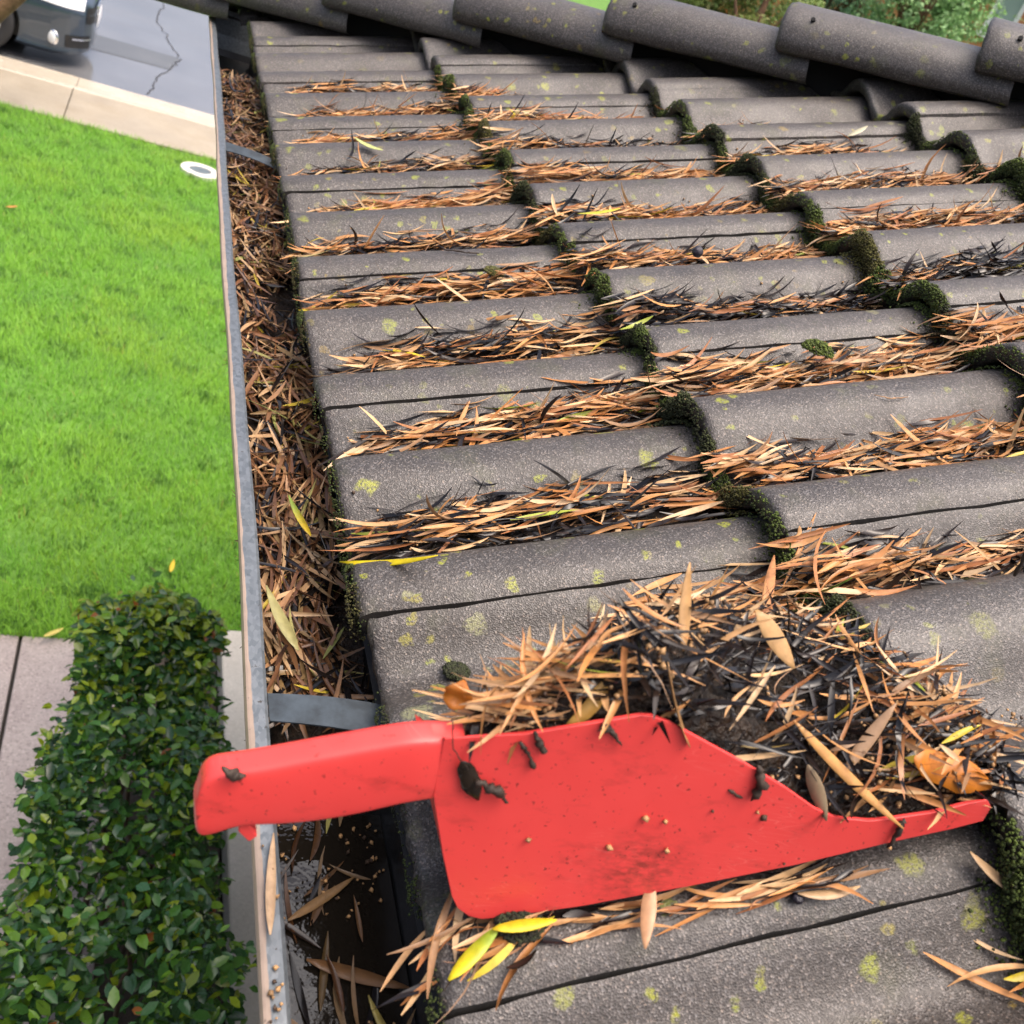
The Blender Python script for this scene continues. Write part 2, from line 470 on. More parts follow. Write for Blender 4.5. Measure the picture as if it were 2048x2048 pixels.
def strap(y0, y1, y2, y3, tilt):
    # flat band from the lip to the fascia
    V = []; xs = np.linspace(-.0630, .036, 8)
    for i, x in enumerate(xs):
        f = i/7; a = y0*(1-f)+y2*f; c = y1*(1-f)+y3*f; z = ZL-.004+.004*math.sin(f*3.1)
        V += [(x, a, z+tilt), (x, c, z-tilt), (x, a, z+tilt-.0012), (x, c, z-tilt-.0012)]
    Fc = []
    for i in range(7):
        a = i*4; b = a+4
        Fc += [(a, a+1, b+1, b), (a+2, b+2, b+3, a+3), (a, b, b+2, a+2), (a+1, a+3, b+3, b+1)]
    o = link('hanger_strap', py_mesh('hanger_strap', V, Fc), MAT_STRAP, gut); return o
strap(-.072, -.0975, -.082, -.1145, .0)
strap(1.172, 1.150, 1.128, 1.106, .0035)
strap(-1.25, -1.275, -1.26, -1.285, .0)

# --- hip caps
def hip_caps():
    H = cph*0; dirH = U - cph*E; ln = np.linalg.norm(dirH); dirH = dirH/ln
    Wd = np.array([1, 1, 0])/math.sqrt(2); Wd = -Wd                # towards the camera side
    Up = np.cross(dirH, Wd); Up = Up if Up[2] > 0 else -Up
    base = rw((0, HIPS, 0))
    spacing = .345
    L = .41
    def cap_mesh(seed):
        r = np.random.default_rng(seed); V = []; Fc = []; nw = 19
        ts = [.006, 0, -.001, .001, .008, .03, .12, .24, .34, L]
        offs = [-.020, -.016, -.009, -.003, 0, 0, 0, 0, 0, 0]
        for k, (tt, of) in enumerate(zip(ts, offs)):
            tap = 1 - .10*tt/L
            for i in range(nw):
                a = math.pi*i/(nw-1); cw = math.cos(a); sh = math.sin(a)
                wv = .112*tap*np.sign(cw)*abs(cw)**.80; hv = .085*tap*sh**.78
                rr = (1 + of/.12)
                wv *= rr; hv = hv*rr
                j = r.normal(0, .0012, 3) if k < 4 or i in (0, nw-1) else r.normal(0, .0003, 3)
                V.append((tt+j[0], wv+j[1], hv - .050*tt/L*1.0 + j[2]))
        for k in range(len(ts)-1):
            for i in range(nw-1): Fc.append((k*nw+i, k*nw+i+1, (k+1)*nw+i+1, (k+1)*nw+i))
        # thickness at the long lower edges
        n0 = len(V)
        for side in (0, nw-1):
            st = len(V)
            for k in range(2, len(ts)):
                v = V[k*nw+side]; V.append((v[0], v[1]*.86, v[2]-.004)); 
            for k in range(2, len(ts)-1):
                a = k*nw+side; b = (k+1)*nw+side; c = st+(k-2)
                Fc.append((a, b, c+1, c))
        return py_mesh('hip_cap', V, Fc, True)
    M0 = Matrix.Identity(4)
    for i in range(3):
        M0[i][0] = dirH[i]; M0[i][1] = Wd[i]; M0[i][2] = Up[i]
    MAT_HOLE = simple('nail_hole', (.006, .006, .006), .9)
    for c in range(9):
        d = -.03 + (c-1)*spacing
        P = base + dirH*d + Up*.014
        me = cap_mesh(500+c); me.materials.append(MAT_TILE)
        o = attach(link('hip_cap', me)); M = M0.copy(); M.translation = Vector(P)
        o.matrix_basis = M @ Matrix.Rotation(rng.normal(0, .012), 4, 'X') @ Matrix.Rotation(rng.normal(0, .006), 4, 'Z')
        bm = bmesh.new(); bmesh.ops.create_cone(bm, cap_ends=True, segments=10, radius1=.0045, radius2=.004, depth=.006)
        ho = bm_obj('nail_hole', bm, MAT_HOLE, o); ho.location = (.055, .092, .052); ho.rotation_euler = (-.9, 0, 0)
hip_caps()
ha = rw((.03, HIPS-cph*.03, -.074)); hb = rw((2.40, HIPS-cph*2.40, -.074)); q_ = np.array([.015, .015, 0]); z_ = np.array([0, 0, .095])
attach(link('hip_board', py_mesh('hip_board', [ha-q_, hb-q_, hb+q_, ha+q_, ha-q_+z_, hb-q_+z_, hb+q_+z_, ha+q_+z_], [(0,1,2,3),(7,6,5,4),(0,4,5,1),(2,6,7,3),(1,5,6,2),(0,3,7,4)]), MAT_DECK))

# ================================================================== LEAVES
NST = 8
def leaf_geo(n, L, W, bend, fold, sidebend, twist, fat=1.0):
    t = np.linspace(0, 1, NST)[None, :]
    L = L[:, None]; W = W[:, None]
    wprof = np.sin(np.pi*np.clip(t, 0.012, .985)**.86)**.72
    x = (t-.5)*L; hw = .5*W*wprof
    z0 = bend[:, None]*L*((t-.5)**2*4)              # ends lift
    y0 = sidebend[:, None]*L*((t-.5)**2*4)
    tw = twist[:, None]*(t-.5)
    pts = []
    for sgn in (-1, 0, 1):
        yy = sgn*hw; zz = np.abs(sgn)*hw*fold[:, None]
        y = y0 + yy*np.cos(tw) - zz*np.sin(tw); z = z0 + yy*np.sin(tw) + zz*np.cos(tw)
        pts.append(np.stack([np.broadcast_to(x, y.shape), y, z], -1))
    V = np.stack(pts, 2).reshape(n, NST*3, 3)
    return V
LEAF_F = np.array([[i*3+k, (i+1)*3+k, (i+1)*3+k+1, i*3+k+1] for i in range(NST-1) for k in range(2)])
def yaw_pitch_roll(yaw, pit, rol):
    cy, sy = np.cos(yaw), np.sin(yaw); cp, sp = np.cos(pit), np.sin(pit); cr, sr = np.cos(rol), np.sin(rol)
    Z = np.zeros_like(cy); I = np.ones_like(cy)
    Rz = np.stack([np.stack([cy, -sy, Z], -1), np.stack([sy, cy, Z], -1), np.stack([Z, Z, I], -1)], -2)
    Ry = np.stack([np.stack([cp, Z, -sp], -1), np.stack([Z, I, Z], -1), np.stack([sp, Z, cp], -1)], -2)
    Rx = np.stack([np.stack([I, Z, Z], -1), np.stack([Z, cr, -sr], -1), np.stack([Z, sr, cr], -1)], -2)
    return Rz @ Ry @ Rx
TAN = np.array([[.54, .255, .085], [.48, .205, .060], [.60, .34, .15], [.40, .165, .055], [.66, .45, .25], [.54, .27, .10], [.34, .13, .045], [.62, .40, .20], [.30, .17, .085]])
BLK = np.array([[.008, .007, .007], [.013, .010, .010], [.022, .014, .011], [.010, .010, .012]])
GUTC = 1.05*np.array([[.20, .095, .040], [.15, .065, .026], [.26, .135, .060], [.11, .048, .021], [.36, .22, .11], [.19, .12, .05], [.075, .034, .018], [.42, .27, .14]])
YEL = np.array([[.55, .42, .03], [.30, .34, .04], [.50, .36, .06]])

class Leaves:
    """all the narrow fallen leaves, kept as transforms until we know which show largest"""
    def __init__(s): s.p=[]; s.R=[]; s.L=[]; s.W=[]; s.b=[]; s.f=[]; s.sb=[]; s.t=[]; s.c=[]; s.z=[]; s.top=[]
    def add(s, p, Rm, L, W, b, f, sb, t, c, zone, top):
        n = len(p)
        s.p.append(p); s.R.append(Rm); s.L.append(L); s.W.append(W); s.b.append(b); s.f.append(f); s.sb.append(sb); s.t.append(t); s.c.append(c)
        s.z.append(np.full(n, zone)); s.top.append(top)
    def done(s):
        for k in 'p R L W b f sb t c z top'.split(): setattr(s, k, np.concatenate(getattr(s, k)))
LV = Leaves()          # world space
def pick(cols, n): 
    c = cols[rng.integers(len(cols), size=n)]
    return c*rng.uniform(.8, 1.18, (n, 1))
def roof_batch(u, s, n, yaw, pit, rol, black, zone, top, scale=1.0, pal=TAN):
    m = len(u)
    P = rw(np.stack([u, s, n], 1)); Rm = RM3[None] @ yaw_pitch_roll(yaw, pit, rol)
    L = np.where(rng.uniform(size=m) < .18, rng.uniform(.018, .04, m), rng.uniform(.044, .090, m))*scale; W = rng.uniform(.0028, .0058, m)*scale
    c = np.where(black[:, None], pick(BLK, m), pick(pal, m))
    y = rng.uniform(size=m) < .012; c = np.where(y[:, None], pick(YEL, m), c)
    L = np.where(black, L*.85, L)
    st_ = rng.uniform(size=m) < .10; W = np.where(st_, W*.28, W); c = np.where(st_[:, None], c*np.array([.55, .5, .55]), c)      # bare stalks
    LV.add(P, Rm, L, W, rng.normal(.03, .085, m)+np.where(black, rng.normal(0, .07, m), 0), np.clip(rng.normal(.35, .3, m), -.3, 1.1), rng.normal(0, .05, m)*np.where(st_, 2.5, 1),
           rng.normal(0, .8, m)+np.where(black, rng.normal(0, 1.0, m), 0), c, zone, top)

def pile(u, row):
    """height of the litter in a valley"""
    s_ = .075 + .15*row
    a = .021 + .012*snoise(u, u*0+row*3.7, 41, 1.9, 3)
    edge = -.04 + .04*abs(math.sin(row*2.3)) + (.08 if row > 9 else .02 if row > 6 else 0) + (.19 if row == -1 else 0)
    a = a*np.clip((u-edge)/.07, 0, 1)
    a = a*np.clip((HIPS-.35-cph*u - s_)/.18, 0, 1)
    far = np.clip((u-.95)/.3, 0, 1)*np.clip((s_-.2)/.2, 0, 1)
    a = a*(1-.75*far)
    return np.clip(a, 0, .032)
def black_field(u, row): return snoise(u, u*0+row*5.3, 77, 1.6, 3)
HEAP_U0, HEAP_U1 = .03, .365
mulchV, mulchF = [], []
for row in range(-1, 14):
    sv = .075 + .15*row
    umax = min(1.75, (HIPS-.2-sv)/cph)
    if umax < .1: continue
    dens = 1250
    m = int(dens*umax)
    u = rng.uniform(.01, umax, m); h = pile(u, row)
    keep = rng.uniform(size=m) < np.clip(h/.016, 0, 1); u = u[keep]; h = h[keep]; m = len(u)
    lay = rng.uniform(size=m)**.75
    wid = .008 + .55*h
    s = sv + np.clip(rng.normal(0, 1, m), -1.7, 1.7)*wid*(1.15-.5*lay) + .003
    n = np.maximum(surf(u, s), prof(sv) - SLOPE*np.mod(u, GAUGE) + h*(.25+.95*lay)*np.exp(-((s-sv)/.035)**2)) + .0025
    yaw = rng.normal(0, .24, m); cross = rng.uniform(size=m) < .16; yaw = np.where(cross, rng.uniform(-1.5, 1.5, m), yaw)
    yaw += np.where(rng.uniform(size=m) < .5, math.pi, 0)
    pit = rng.normal(-.06, .07, m); up_ = rng.uniform(size=m) < .018; pit = np.where(up_, rng.uniform(.35, 1.1, m), pit)
    n = n + np.where(up_, .012, 0)
    blk = .55*black_field(u, row) + rng.normal(0, .5, m) - .25*(lay > .8) > (-.02 if row < 6 else .2)
    roof_batch(u, s, n, yaw, pit, rng.normal(0, .35, m), blk, 1 if sv < -.12 else (2 if sv < .5 else 3), lay > .55)
    # dark wet mulch under the leaves
    nu = int(umax/.012); uu = np.linspace(0, umax, nu); ss = np.linspace(-.032, .032, 9)
    hh = pile(uu, row)
    base = sum(len(v) for v in mulchV)
    G = np.zeros((nu, 9, 3)); G[:, :, 0] = uu[:, None]; G[:, :, 1] = sv + ss[None]
    A = prof(sv) - SLOPE*np.mod(uu, GAUGE) + hh*.62
    G[:, :, 2] = A[:, None] - (ss[None]/.032)**2*.012 - .006*(hh[:, None] < .004) + .0025*snoise(uu[:, None]*6, ss[None]*30+row, 9, 4, 3) - .004
    mulchV.append(rw(G.reshape(-1, 3)))
    for i in range(nu-1):
        for k in range(8): mulchF.append((base+i*9+k, base+(i+1)*9+k, base+(i+1)*9+k+1, base+i*9+k+1))

m = 14; u = rng.uniform(.30, .42, m); s = -.372 + rng.normal(0, .008, m)
roof_batch(u, s, surf(u, s)+rng.uniform(.003, .010, m), rng.normal(0, .5, m), rng.normal(0, .1, m), rng.normal(0, .3, m), rng.uniform(size=m) < .5, 6, np.ones(m, bool), .9)
# --- the debris heap in and behind the scoop
def wall_s(u, n): return -.2950 - .079*(u-.022) + .20*n          # plane of the scoop's near wall
K1 = 2048/1932
def onwall(x, y):
    """picture point (1932 grid) -> wall plane (u, n)"""
    d = RM3.T @ ray(x*K1, y*K1); ou, os_, on = RM3.T @ (CAM - O)
    k = (-.2950 - .079*(ou-.022) + .2*on - os_)/(d[1] + .079*d[0] - .2*d[2])
    return ou+k*d[0], on+k*d[2]
bodyo = [(838,1392),(1000,1381),(1120,1361),(1205,1347),(1232,1349),(1262,1360),(1330,1397),(1400,1435),(1480,1483),(1535,1522),(1580,1541),(1640,1546),(1688,1541),(1760,1530),(1825,1513),(1862,1508),
         (1867,1522),(1852,1546),(1800,1559),(1690,1583),(1500,1628),(1300,1668),(1100,1705),(945,1727),(912,1730),(885,1724),(866,1710),(855,1688),(838,1610),(820,1500)]
NTOP = 16
WTOP = np.array([onwall(*p) for p in bodyo[:NTOP]])
def heap_top(u): return np.interp(u, [-.03, .0] + list(WTOP[:, 0]) + [.37, .40], [.055, .085] + list(WTOP[:, 1]) + [.012, -.01])
BK_U = [-.03, .0, .047, .107, .16, .213, .26, .299, .348, .375, .40]
BK_S = [-.165, -.150, -.140, -.122, -.106, -.100, -.108, -.135, -.215, -.270, -.30]     # line of sight limit of the heap's back
def heap_n(u, s):
    ws = wall_s(u, heap_top(u)); tp = heap_top(u)
    lim = np.interp(u, BK_U, BK_S) - .030                   # s + .62 n stays below this
    t = np.clip((s-ws)/.16, -1, 2)
    rise = tp + .012 + .034*np.sin(np.clip(t/.55, 0, 1)*1.57)*np.clip((.36-u)/.10, 0, 1) + .008*snoise(u, s, 61, 9, 3)
    cap = (lim - s)/.62
    cap = np.where(cap < .02, .02 + (cap-.02)*1.25, cap)
    z = np.minimum(rise, cap)
    return np.maximum(z, -.12)
nu, ns = 240, 150
uu = np.linspace(.016, .358, nu); tt = np.linspace(0, 1, ns)
UU = np.repeat(uu, ns).reshape(nu, ns)
s_lo = wall_s(UU, heap_top(UU)) + .004; s_hi = np.interp(UU, BK_U, BK_S) + .05
SS = s_lo + (s_hi - s_lo)*tt[None]
NN = heap_n(UU, SS) - .006 - .010*np.clip(tt[None]/.12, 0, 1) + .003*snoise(UU, SS, 5, 30, 3) + .0022*snoise(UU, SS, 6, 130, 3)
fade = np.clip((UU-.016)/.02, 0, 1)*np.clip((.358-UU)/.018, 0, 1)
NN = surf(UU, SS) - .02 + (NN - surf(UU, SS) + .02)*fade
NN = np.minimum(NN, heap_top(UU) - .010 + (SS - s_lo)*1.6 + .002*snoise(UU, SS, 6, 60, 3))
base = sum(len(v) for v in mulchV)
mulchV.append(rw(np.stack([UU, SS, NN], -1).reshape(-1, 3)))
for i in range(nu-1):
    for k in range(ns-1): mulchF.append((base+i*ns+k, base+(i+1)*ns+k, base+(i+1)*ns+k+1, base+i*ns+k+1))
mul = stuff(link('wet_mulch', np_mesh('wet_mulch', np.concatenate(mulchV), np.array(mulchF), True), MAT_MULCH))
tag(mul, 'black wet mulch of rotted leaves packed in the tile valleys and the heap', 'mulch')
m = 1350
u = rng.uniform(.02, .345, m); t_ = rng.uniform(0, 1, m)**1.35; s_a = wall_s(u, heap_top(u)) + .006; s = s_a + t_*(np.interp(u, BK_U, BK_S) - .018 - s_a)
n = np.maximum(np.minimum(heap_n(u, s), heap_top(u) + .001 + (s - s_a)*1.6), surf(u, s)) + rng.uniform(-.008, .005, m)
yaw = np.where(rng.uniform(size=m) < .55, rng.normal(.1, .45, m), rng.uniform(-3.1, 3.1, m))
pit = rng.normal(0, .19, m); rol = rng.normal(0, .5, m); sludge = np.exp(-((u-.215)/.075)**2)*np.exp(-(t_/.5)**2)
bf = snoise(u, s, 81, 5, 3)
dark = np.where(u > .19, .22, np.where(u > .13, .08, -.12)) + .6*bf + rng.normal(0, .42, m) - .35*(t_ > .62) + .65*sludge > .12
ok = (rng.uniform(size=m) > .6*sludge) & ((u > .040) | (t_ > .45))
u, s, n, yaw, pit, rol, dark = [q[ok] for q in (u, s, n, yaw, pit, rol, dark)]; m = len(u)
roof_batch(u, s, n, yaw, pit, rol, dark, 0, np.ones(m, bool), .72)
m = 150                                 # straw lying loose on top of the heap
u = rng.uniform(.06, .345, m); s_a = wall_s(u, heap_top(u)) + .012; s = s_a + rng.uniform(.05, 1, m)*(np.interp(u, BK_U, BK_S) - .035 - s_a)
n = np.maximum(heap_n(u, s), surf(u, s)) + rng.uniform(.003, .009, m)
roof_batch(u, s, n, np.where(rng.uniform(size=m) < .5, rng.normal(.2, .5, m), rng.uniform(-3, 3, m)), rng.normal(0, .22, m), rng.normal(0, .5, m), rng.uniform(size=m) < .18, 0, np.ones(m, bool), .68)
m = 46
u = rng.uniform(.03, .25, m); s = -.297 - .024*u/.3 + rng.normal(0, .0045, m); n = np.maximum(surf(u, s), -.012) + rng.uniform(.000, .005, m)
roof_batch(u, s, n, rng.normal(-.05, .16, m), rng.normal(-.02, .05, m), rng.normal(0, .3, m), rng.uniform(size=m) < .25, 1, np.ones(m, bool), .8)
m = 26                                  # a fan of leaves under the scoop's back corner
u = rng.uniform(-.012, .055, m); s = -.304 + rng.normal(0, .010, m); n = np.maximum(surf(u, s), -.016) + rng.uniform(.002, .009, m)
roof_batch(u, s, n, rng.uniform(.1, 1.1, m), rng.normal(.0, .07, m), rng.normal(0, .3, m), rng.uniform(size=m) < .12, 1, np.ones(m, bool), .85)

# --- gutter litter
def gut_level(y): return 2.508 + .012*np.clip(y, 0, 2) + .006*snoise(y, y*0, 21, 2.2, 3)
def gut_batch(m, y0, y1, lift0, lift1, pal, zone, top, dens=True):
    y = rng.uniform(y0, y1, m); x = rng.uniform(-.060, .026, m)
    hole = snoise(x*6, y*3, 33, 1.0, 3)
    k = (hole < .60) if dens else np.ones(m, bool); x = x[k]; y = y[k]; hole = hole[k]; m = len(x)
    z = gut_level(y) - .02*np.clip(hole-.25, 0, 1) + rng.uniform(lift0, lift1, m)
    if not dens: z = 2.5095 + rng.uniform(lift0, lift1, m)           # level water
    yaw = np.where(rng.uniform(size=m) < .7, rng.normal(1.55, .5, m), rng.uniform(0, 3.14, m))
    x = np.clip(x, -.058+.022*np.abs(np.cos(yaw)), .030-.022*np.abs(np.cos(yaw)))
    L = rng.uniform(.042, .084, m)*(1 if dens else .75); W = rng.uniform(.0028, .0056, m)
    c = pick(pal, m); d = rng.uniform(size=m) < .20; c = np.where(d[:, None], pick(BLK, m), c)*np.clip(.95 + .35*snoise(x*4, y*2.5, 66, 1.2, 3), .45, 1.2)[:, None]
    g = rng.uniform(size=m) < .035; c = np.where(g[:, None], pick(np.array([[.30, .27, .08], [.24, .25, .07], [.45, .34, .04]]), m), c)
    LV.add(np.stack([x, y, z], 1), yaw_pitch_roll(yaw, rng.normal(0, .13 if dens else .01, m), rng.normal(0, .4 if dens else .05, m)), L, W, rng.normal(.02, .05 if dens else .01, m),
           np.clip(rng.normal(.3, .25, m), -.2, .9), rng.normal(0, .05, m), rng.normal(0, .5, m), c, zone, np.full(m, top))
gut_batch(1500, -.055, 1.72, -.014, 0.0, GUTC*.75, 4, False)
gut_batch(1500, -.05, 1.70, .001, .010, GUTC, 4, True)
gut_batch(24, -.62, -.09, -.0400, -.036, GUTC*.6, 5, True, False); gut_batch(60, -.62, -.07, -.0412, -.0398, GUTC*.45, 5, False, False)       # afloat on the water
# silt bed below the gutter litter
nu = 180; yy = np.linspace(-.085, 1.98, nu); xx = np.linspace(-.066, .036, 14)
G = np.zeros((nu, 14, 3)); G[:, :, 0] = xx[None]; G[:, :, 1] = yy[:, None]
fall = np.clip((yy+.085)/.05, 0, 1)**.6*np.clip((1.80-yy)/.12, 0, 1)**.6
G[:, :, 2] = 2.442 + (gut_level(yy)-.016-2.442)[:, None]*fall[:, None] + .004*snoise(xx[None]*5, yy[:, None]*5, 3, 3, 3)
low = np.interp(G[:, :, 2], [2.44, 2.475, 2.535], [-.044, -.057, -.0625]); G[:, :, 0] = np.maximum(G[:, :, 0], low)
Fq = [(i*14+k, (i+1)*14+k, (i+1)*14+k+1, i*14+k+1) for i in range(nu-1) for k in range(13)]
silt = stuff(link('gutter_silt', np_mesh('gutter_silt', G.reshape(-1, 3), np.array(Fq), True), MAT_MULCH))
tag(silt, 'dark wet silt bedded along the gutter under the brown leaves', 'silt')
MAT_WATER, nt_, b_ = new_mat('gutter_water')
tW = NT(nt_); b_.inputs['Base Color'].default_value = (.010, .008, .006, 1); b_.inputs['Roughness'].default_value = .04
tW.l(tW.bump(tW.noise(tW.pos(), 55, 3), .35, .003), b_.inputs['Normal'])
wy = np.linspace(-1.58, -.12, 60); wx = np.linspace(-.0615, .0350, 8)
Gw = np.zeros((60, 8, 3)); Gw[:, :, 0] = wx[None]; Gw[:, :, 1] = wy[:, None]; Gw[:, :, 2] = 2.468
wat = link('gutter_water', np_mesh('gutter_water', Gw.reshape(-1, 3), np.array([(i*8+k, (i+1)*8+k, (i+1)*8+k+1, i*8+k+1) for i in range(59) for k in range(7)]), True), MAT_WATER)
struct(wat)

# --- pick the 300 leaves that show largest, the rest become two masses
LV.done()
px, py, pz = proj(LV.p)
inside = (px > 5) & (px < 2043) & (py > 5) & (py < 2043) & (pz > 0)
size = np.where(inside & LV.top, LV.L*np.sqrt(LV.W)/pz, 0)
hidden = (px > 870) & (px < 1790) & (py > 1470) & (py < 1800) & (LV.z == 1) & False
order = np.argsort(-size); solo = np.zeros(len(size), bool); solo[order[:290]] = True
V = leaf_geo(len(LV.p), LV.L, LV.W, LV.b, LV.f, LV.sb, LV.t)
def leaf_words(i):
    """what the leaf looks like and where it lies"""
    c = LV.c[i]; lum = c.max(); z = int(LV.z[i]); loc_ = RM3.T @ (LV.p[i] - O)
    kind = 'wet black' if lum < .05 else 'yellow' if c[1] > .62*c[0] and c[2] < .22*c[0] else 'pale straw' if c[1] > .62*c[0] else 'dark brown' if lum < .2 else 'rust brown' if lum < .36 else 'pale tan' if c[1] > .56*c[0] else 'orange tan'
    up = (LV.R[i][:, 0] @ N); pose = 'tilted' if abs(up) > .30 else 'flat'
    if z == 0:
        back = loc_[1] + .62*loc_[2] > np.interp(loc_[0], BK_U, BK_S) - .035
        where = ('at the gutter end' if loc_[0] < .10 else 'in the middle' if loc_[0] < .22 else 'at the tip end') + (' of the heap, along its back' if back else ' of the heap, along the scoop wall')
    elif z == 1: where = 'fanned out below the back corner of the scoop' if loc_[0] < .06 else 'tucked along the bottom edge of the scoop'
    elif z == 2:
        r = int(round((loc_[1]-.075)/.15)); k = int(loc_[0]//GAUGE)
        where = '%s, %s valley above the heap, %s course' % (['at the lower nose', 'mid way', 'at the upper nose'][int(min(2, (loc_[0] % GAUGE)/GAUGE*3))], ['nearest', 'second', 'third', 'fourth', 'fifth', 'sixth', 'seventh'][min(6, r+1)], ['eave', 'second', 'third', 'fourth', 'fifth'][min(4, k)])
    elif z == 3: where = 'in a far valley near the hip'
    elif z == 4: where = 'in the packed gutter litter ' + ('near the scoop' if LV.p[i][1] < .3 else 'farther along')
    elif z == 6: where = 'in the small pile at the bottom right corner'
    else: where = 'afloat on the gutter water'
    return kind, pose, where
for i in np.nonzero(solo)[0]:
    me = np_mesh('fallen_leaf', V[i], LEAF_F, True, LV.c[i][None].repeat(NST*3, 0)); me.materials.append(MAT_LEAF)
    o = link('fallen_leaf', me)
    M = Matrix([list(LV.R[i][r]) + [LV.p[i][r]] for r in range(3)] + [[0, 0, 0, 1]]); o.matrix_world = M
    kind, pose, where = leaf_words(i)
    tag(o, f'{pose} {kind} leaf {where}', 'leaf', f'{pose} {kind} leaves {where}')
def leaf_mass(mask, name, label):
    idx = np.nonzero(mask)[0]; n = len(idx)
    W_ = np.einsum('nij,nkj->nki', LV.R[idx], V[idx]) + LV.p[idx][:, None]
    Fm = (LEAF_F[None] + (np.arange(n)*NST*3)[:, None, None]).reshape(-1, 4)
    me = np_mesh(name, W_.reshape(-1, 3), Fm, True, np.repeat(LV.c[idx], NST*3, 0))
    tag(stuff(link(name, me, MAT_LEAF)), label, 'leaf litter')
leaf_mass(~solo & ((LV.z < 4) | (LV.z == 6)), 'roof_leaf_litter', 'tan and black narrow leaves littering every valley of the tile roof')
leaf_mass(~solo & ((LV.z == 4) | (LV.z == 5)), 'gutter_leaf_litter', 'brown narrow leaves packed along the metal gutter')

# --- seeds and husks
def seeds():
    P = []; 
    m = 1500; u = rng.uniform(.02, .345, m); t_ = rng.uniform(0, .8, m); s_a = wall_s(u, heap_top(u))+.004; s = s_a+t_*(np.interp(u, BK_U, BK_S)-s_a)
    cl = snoise(u, s, 91, 8, 2) > -.1; u, s = u[cl], s[cl]
    P.append(rw(np.stack([u, s, np.maximum(np.minimum(heap_n(u, s), heap_top(u) - .004 + (s - s_a[cl])*1.6), surf(u, s))+rng.uniform(-.004, .006, len(u))], 1)))
    for row in range(-2, 4):
        m = 130; u = rng.uniform(.1, .75, m); sv = .075+.15*row
        k = snoise(u, u*0+row, 14, 2, 2) > .1; u = u[k]; s = sv - .012 + rng.normal(0, .006, len(u))
        P.append(rw(np.stack([u, s, surf(u, s)+pile(u, row)*.6+.003], 1)))
    for row in range(-1, 10):
        m = 420; u = rng.uniform(.0, min(1.3, (HIPS-.3-.075-.15*row)/cph), m); sv = .075+.15*row; h_ = pile(u, row); k = rng.uniform(size=m) < h_/.02
        u, h_ = u[k], h_[k]; s = sv + rng.normal(.004, .013, len(u)); P.append(rw(np.stack([u, s, np.maximum(surf(u, s), prof(sv)-SLOPE*np.mod(u, GAUGE)+h_*.8*np.exp(-((s-sv)/.03)**2))+.001], 1)))
    m = 620; y = rng.uniform(-.62, -.09, m); x = rng.uniform(-.058, .032, m); k = snoise(x*8, y*4, 19, 1.2, 3) > .05
    P.append(np.stack([x[k], y[k], np.full(k.sum(), 2.4695)], 1))
    m = 20; y = np.concatenate([rng.normal(-.31, .010, 8), rng.uniform(-.34, -.20, 6), rng.normal(-.285, .005, 6)]); x = rng.uniform(-.076, -.066, m)
    P.append(np.stack([x, y, np.full(m, ZL+.0015)], 1))
    m = 15; u = rng.uniform(.05, .33, m); n = rng.uniform(.005, .09, m); ok = n < heap_top(u)-.015
    u, n = u[ok], n[ok]; P.append(rw(np.stack([u, wall_s(u, n)-.0022, n], 1)))
    P = np.concatenate(P); n = len(P)
    col = np.array([.42, .24, .10])*rng.uniform(.45, 1.25, (n, 1)); col[rng.uniform(size=n) < .25] = (.05, .026, .012)
    V_, F_c, C = tufts(P, rng.uniform(.0008, .0024, n), rng, col)
    tag(stuff(link('seed_litter', np_mesh('seed_litter', V_, F_c, True, C), MAT_SEED)), 'small tan seed husks scattered over the heap, scoop and gutter', 'seeds')
seeds()

# ================================================================== RED SCOOP
MAT_RED, ntr, br = new_mat('red_plastic'); tR = NT(ntr); pR = tR.pos()
cR = tR.mix(tR.mrange(tR.noise(pR, 20, 4), .4, .7, 0, .15), (.66, .050, .046), (.70, .066, .060))
smear = tR.mrange(tR.noise(tR.scale(pR, (1, 1, 2.2)), 26, 5, .7), .56, .74, 0, .8)
spk = tR.mrange(tR.noise(pR, 300, 2, .7), .66, .70, 0, .85)
scr = tR.voro(tR.scale(pR, (40, 40, 420)), 1.0, 'DISTANCE_TO_EDGE'); scr = tR.mrange(scr.outputs['Distance'], 0, .035, .35, 0)
scr = tR.math('MULTIPLY', scr, tR.mrange(tR.noise(pR, 16, 2), .5, .65, 0, 1)); cR = tR.mix(scr, cR, (.80, .20, .17))
mp = onwall(1205, 1640); dpos = tR.n('ShaderNodeVectorMath', operation='DISTANCE'); tR.l(pR, dpos.inputs[0]); dpos.inputs[1].default_value = tuple(rw((mp[0], wall_s(*mp), mp[1])))
mud = tR.math('MULTIPLY', tR.mrange(dpos.outputs['Value'], .0, .038, 1, 0), tR.mrange(tR.noise(tR.scale(pR, (1, 1, 2)), 130, 5, .7), .40, .62, 0, .8))
cR = tR.mix(mud, cR, (.10, .022, .014))
cR = tR.mix(tR.math('MAXIMUM', tR.math('MULTIPLY', smear, .5), spk), cR, (.16, .02, .015))
tR.l(cR, br.inputs['Base Color']); tR.l(tR.mrange(tR.noise(pR, 35, 3), .35, .65, .32, .48), br.inputs['Roughness'])
tR.l(tR.bump(tR.noise(pR, 28, 2), .12, .004), br.inputs['Normal'])
br.inputs['Subsurface Weight'].default_value = .0
scoop = empty('gutter_scoop', tuple(rw((.15, -.27, 0))))
tag(scoop, 'red plastic gutter scoop piled with wet leaves, handle over the gutter', 'scoop')
def s_attach(o): o.parent = scoop; o.matrix_parent_inverse = Matrix.Translation(-scoop.location); return o
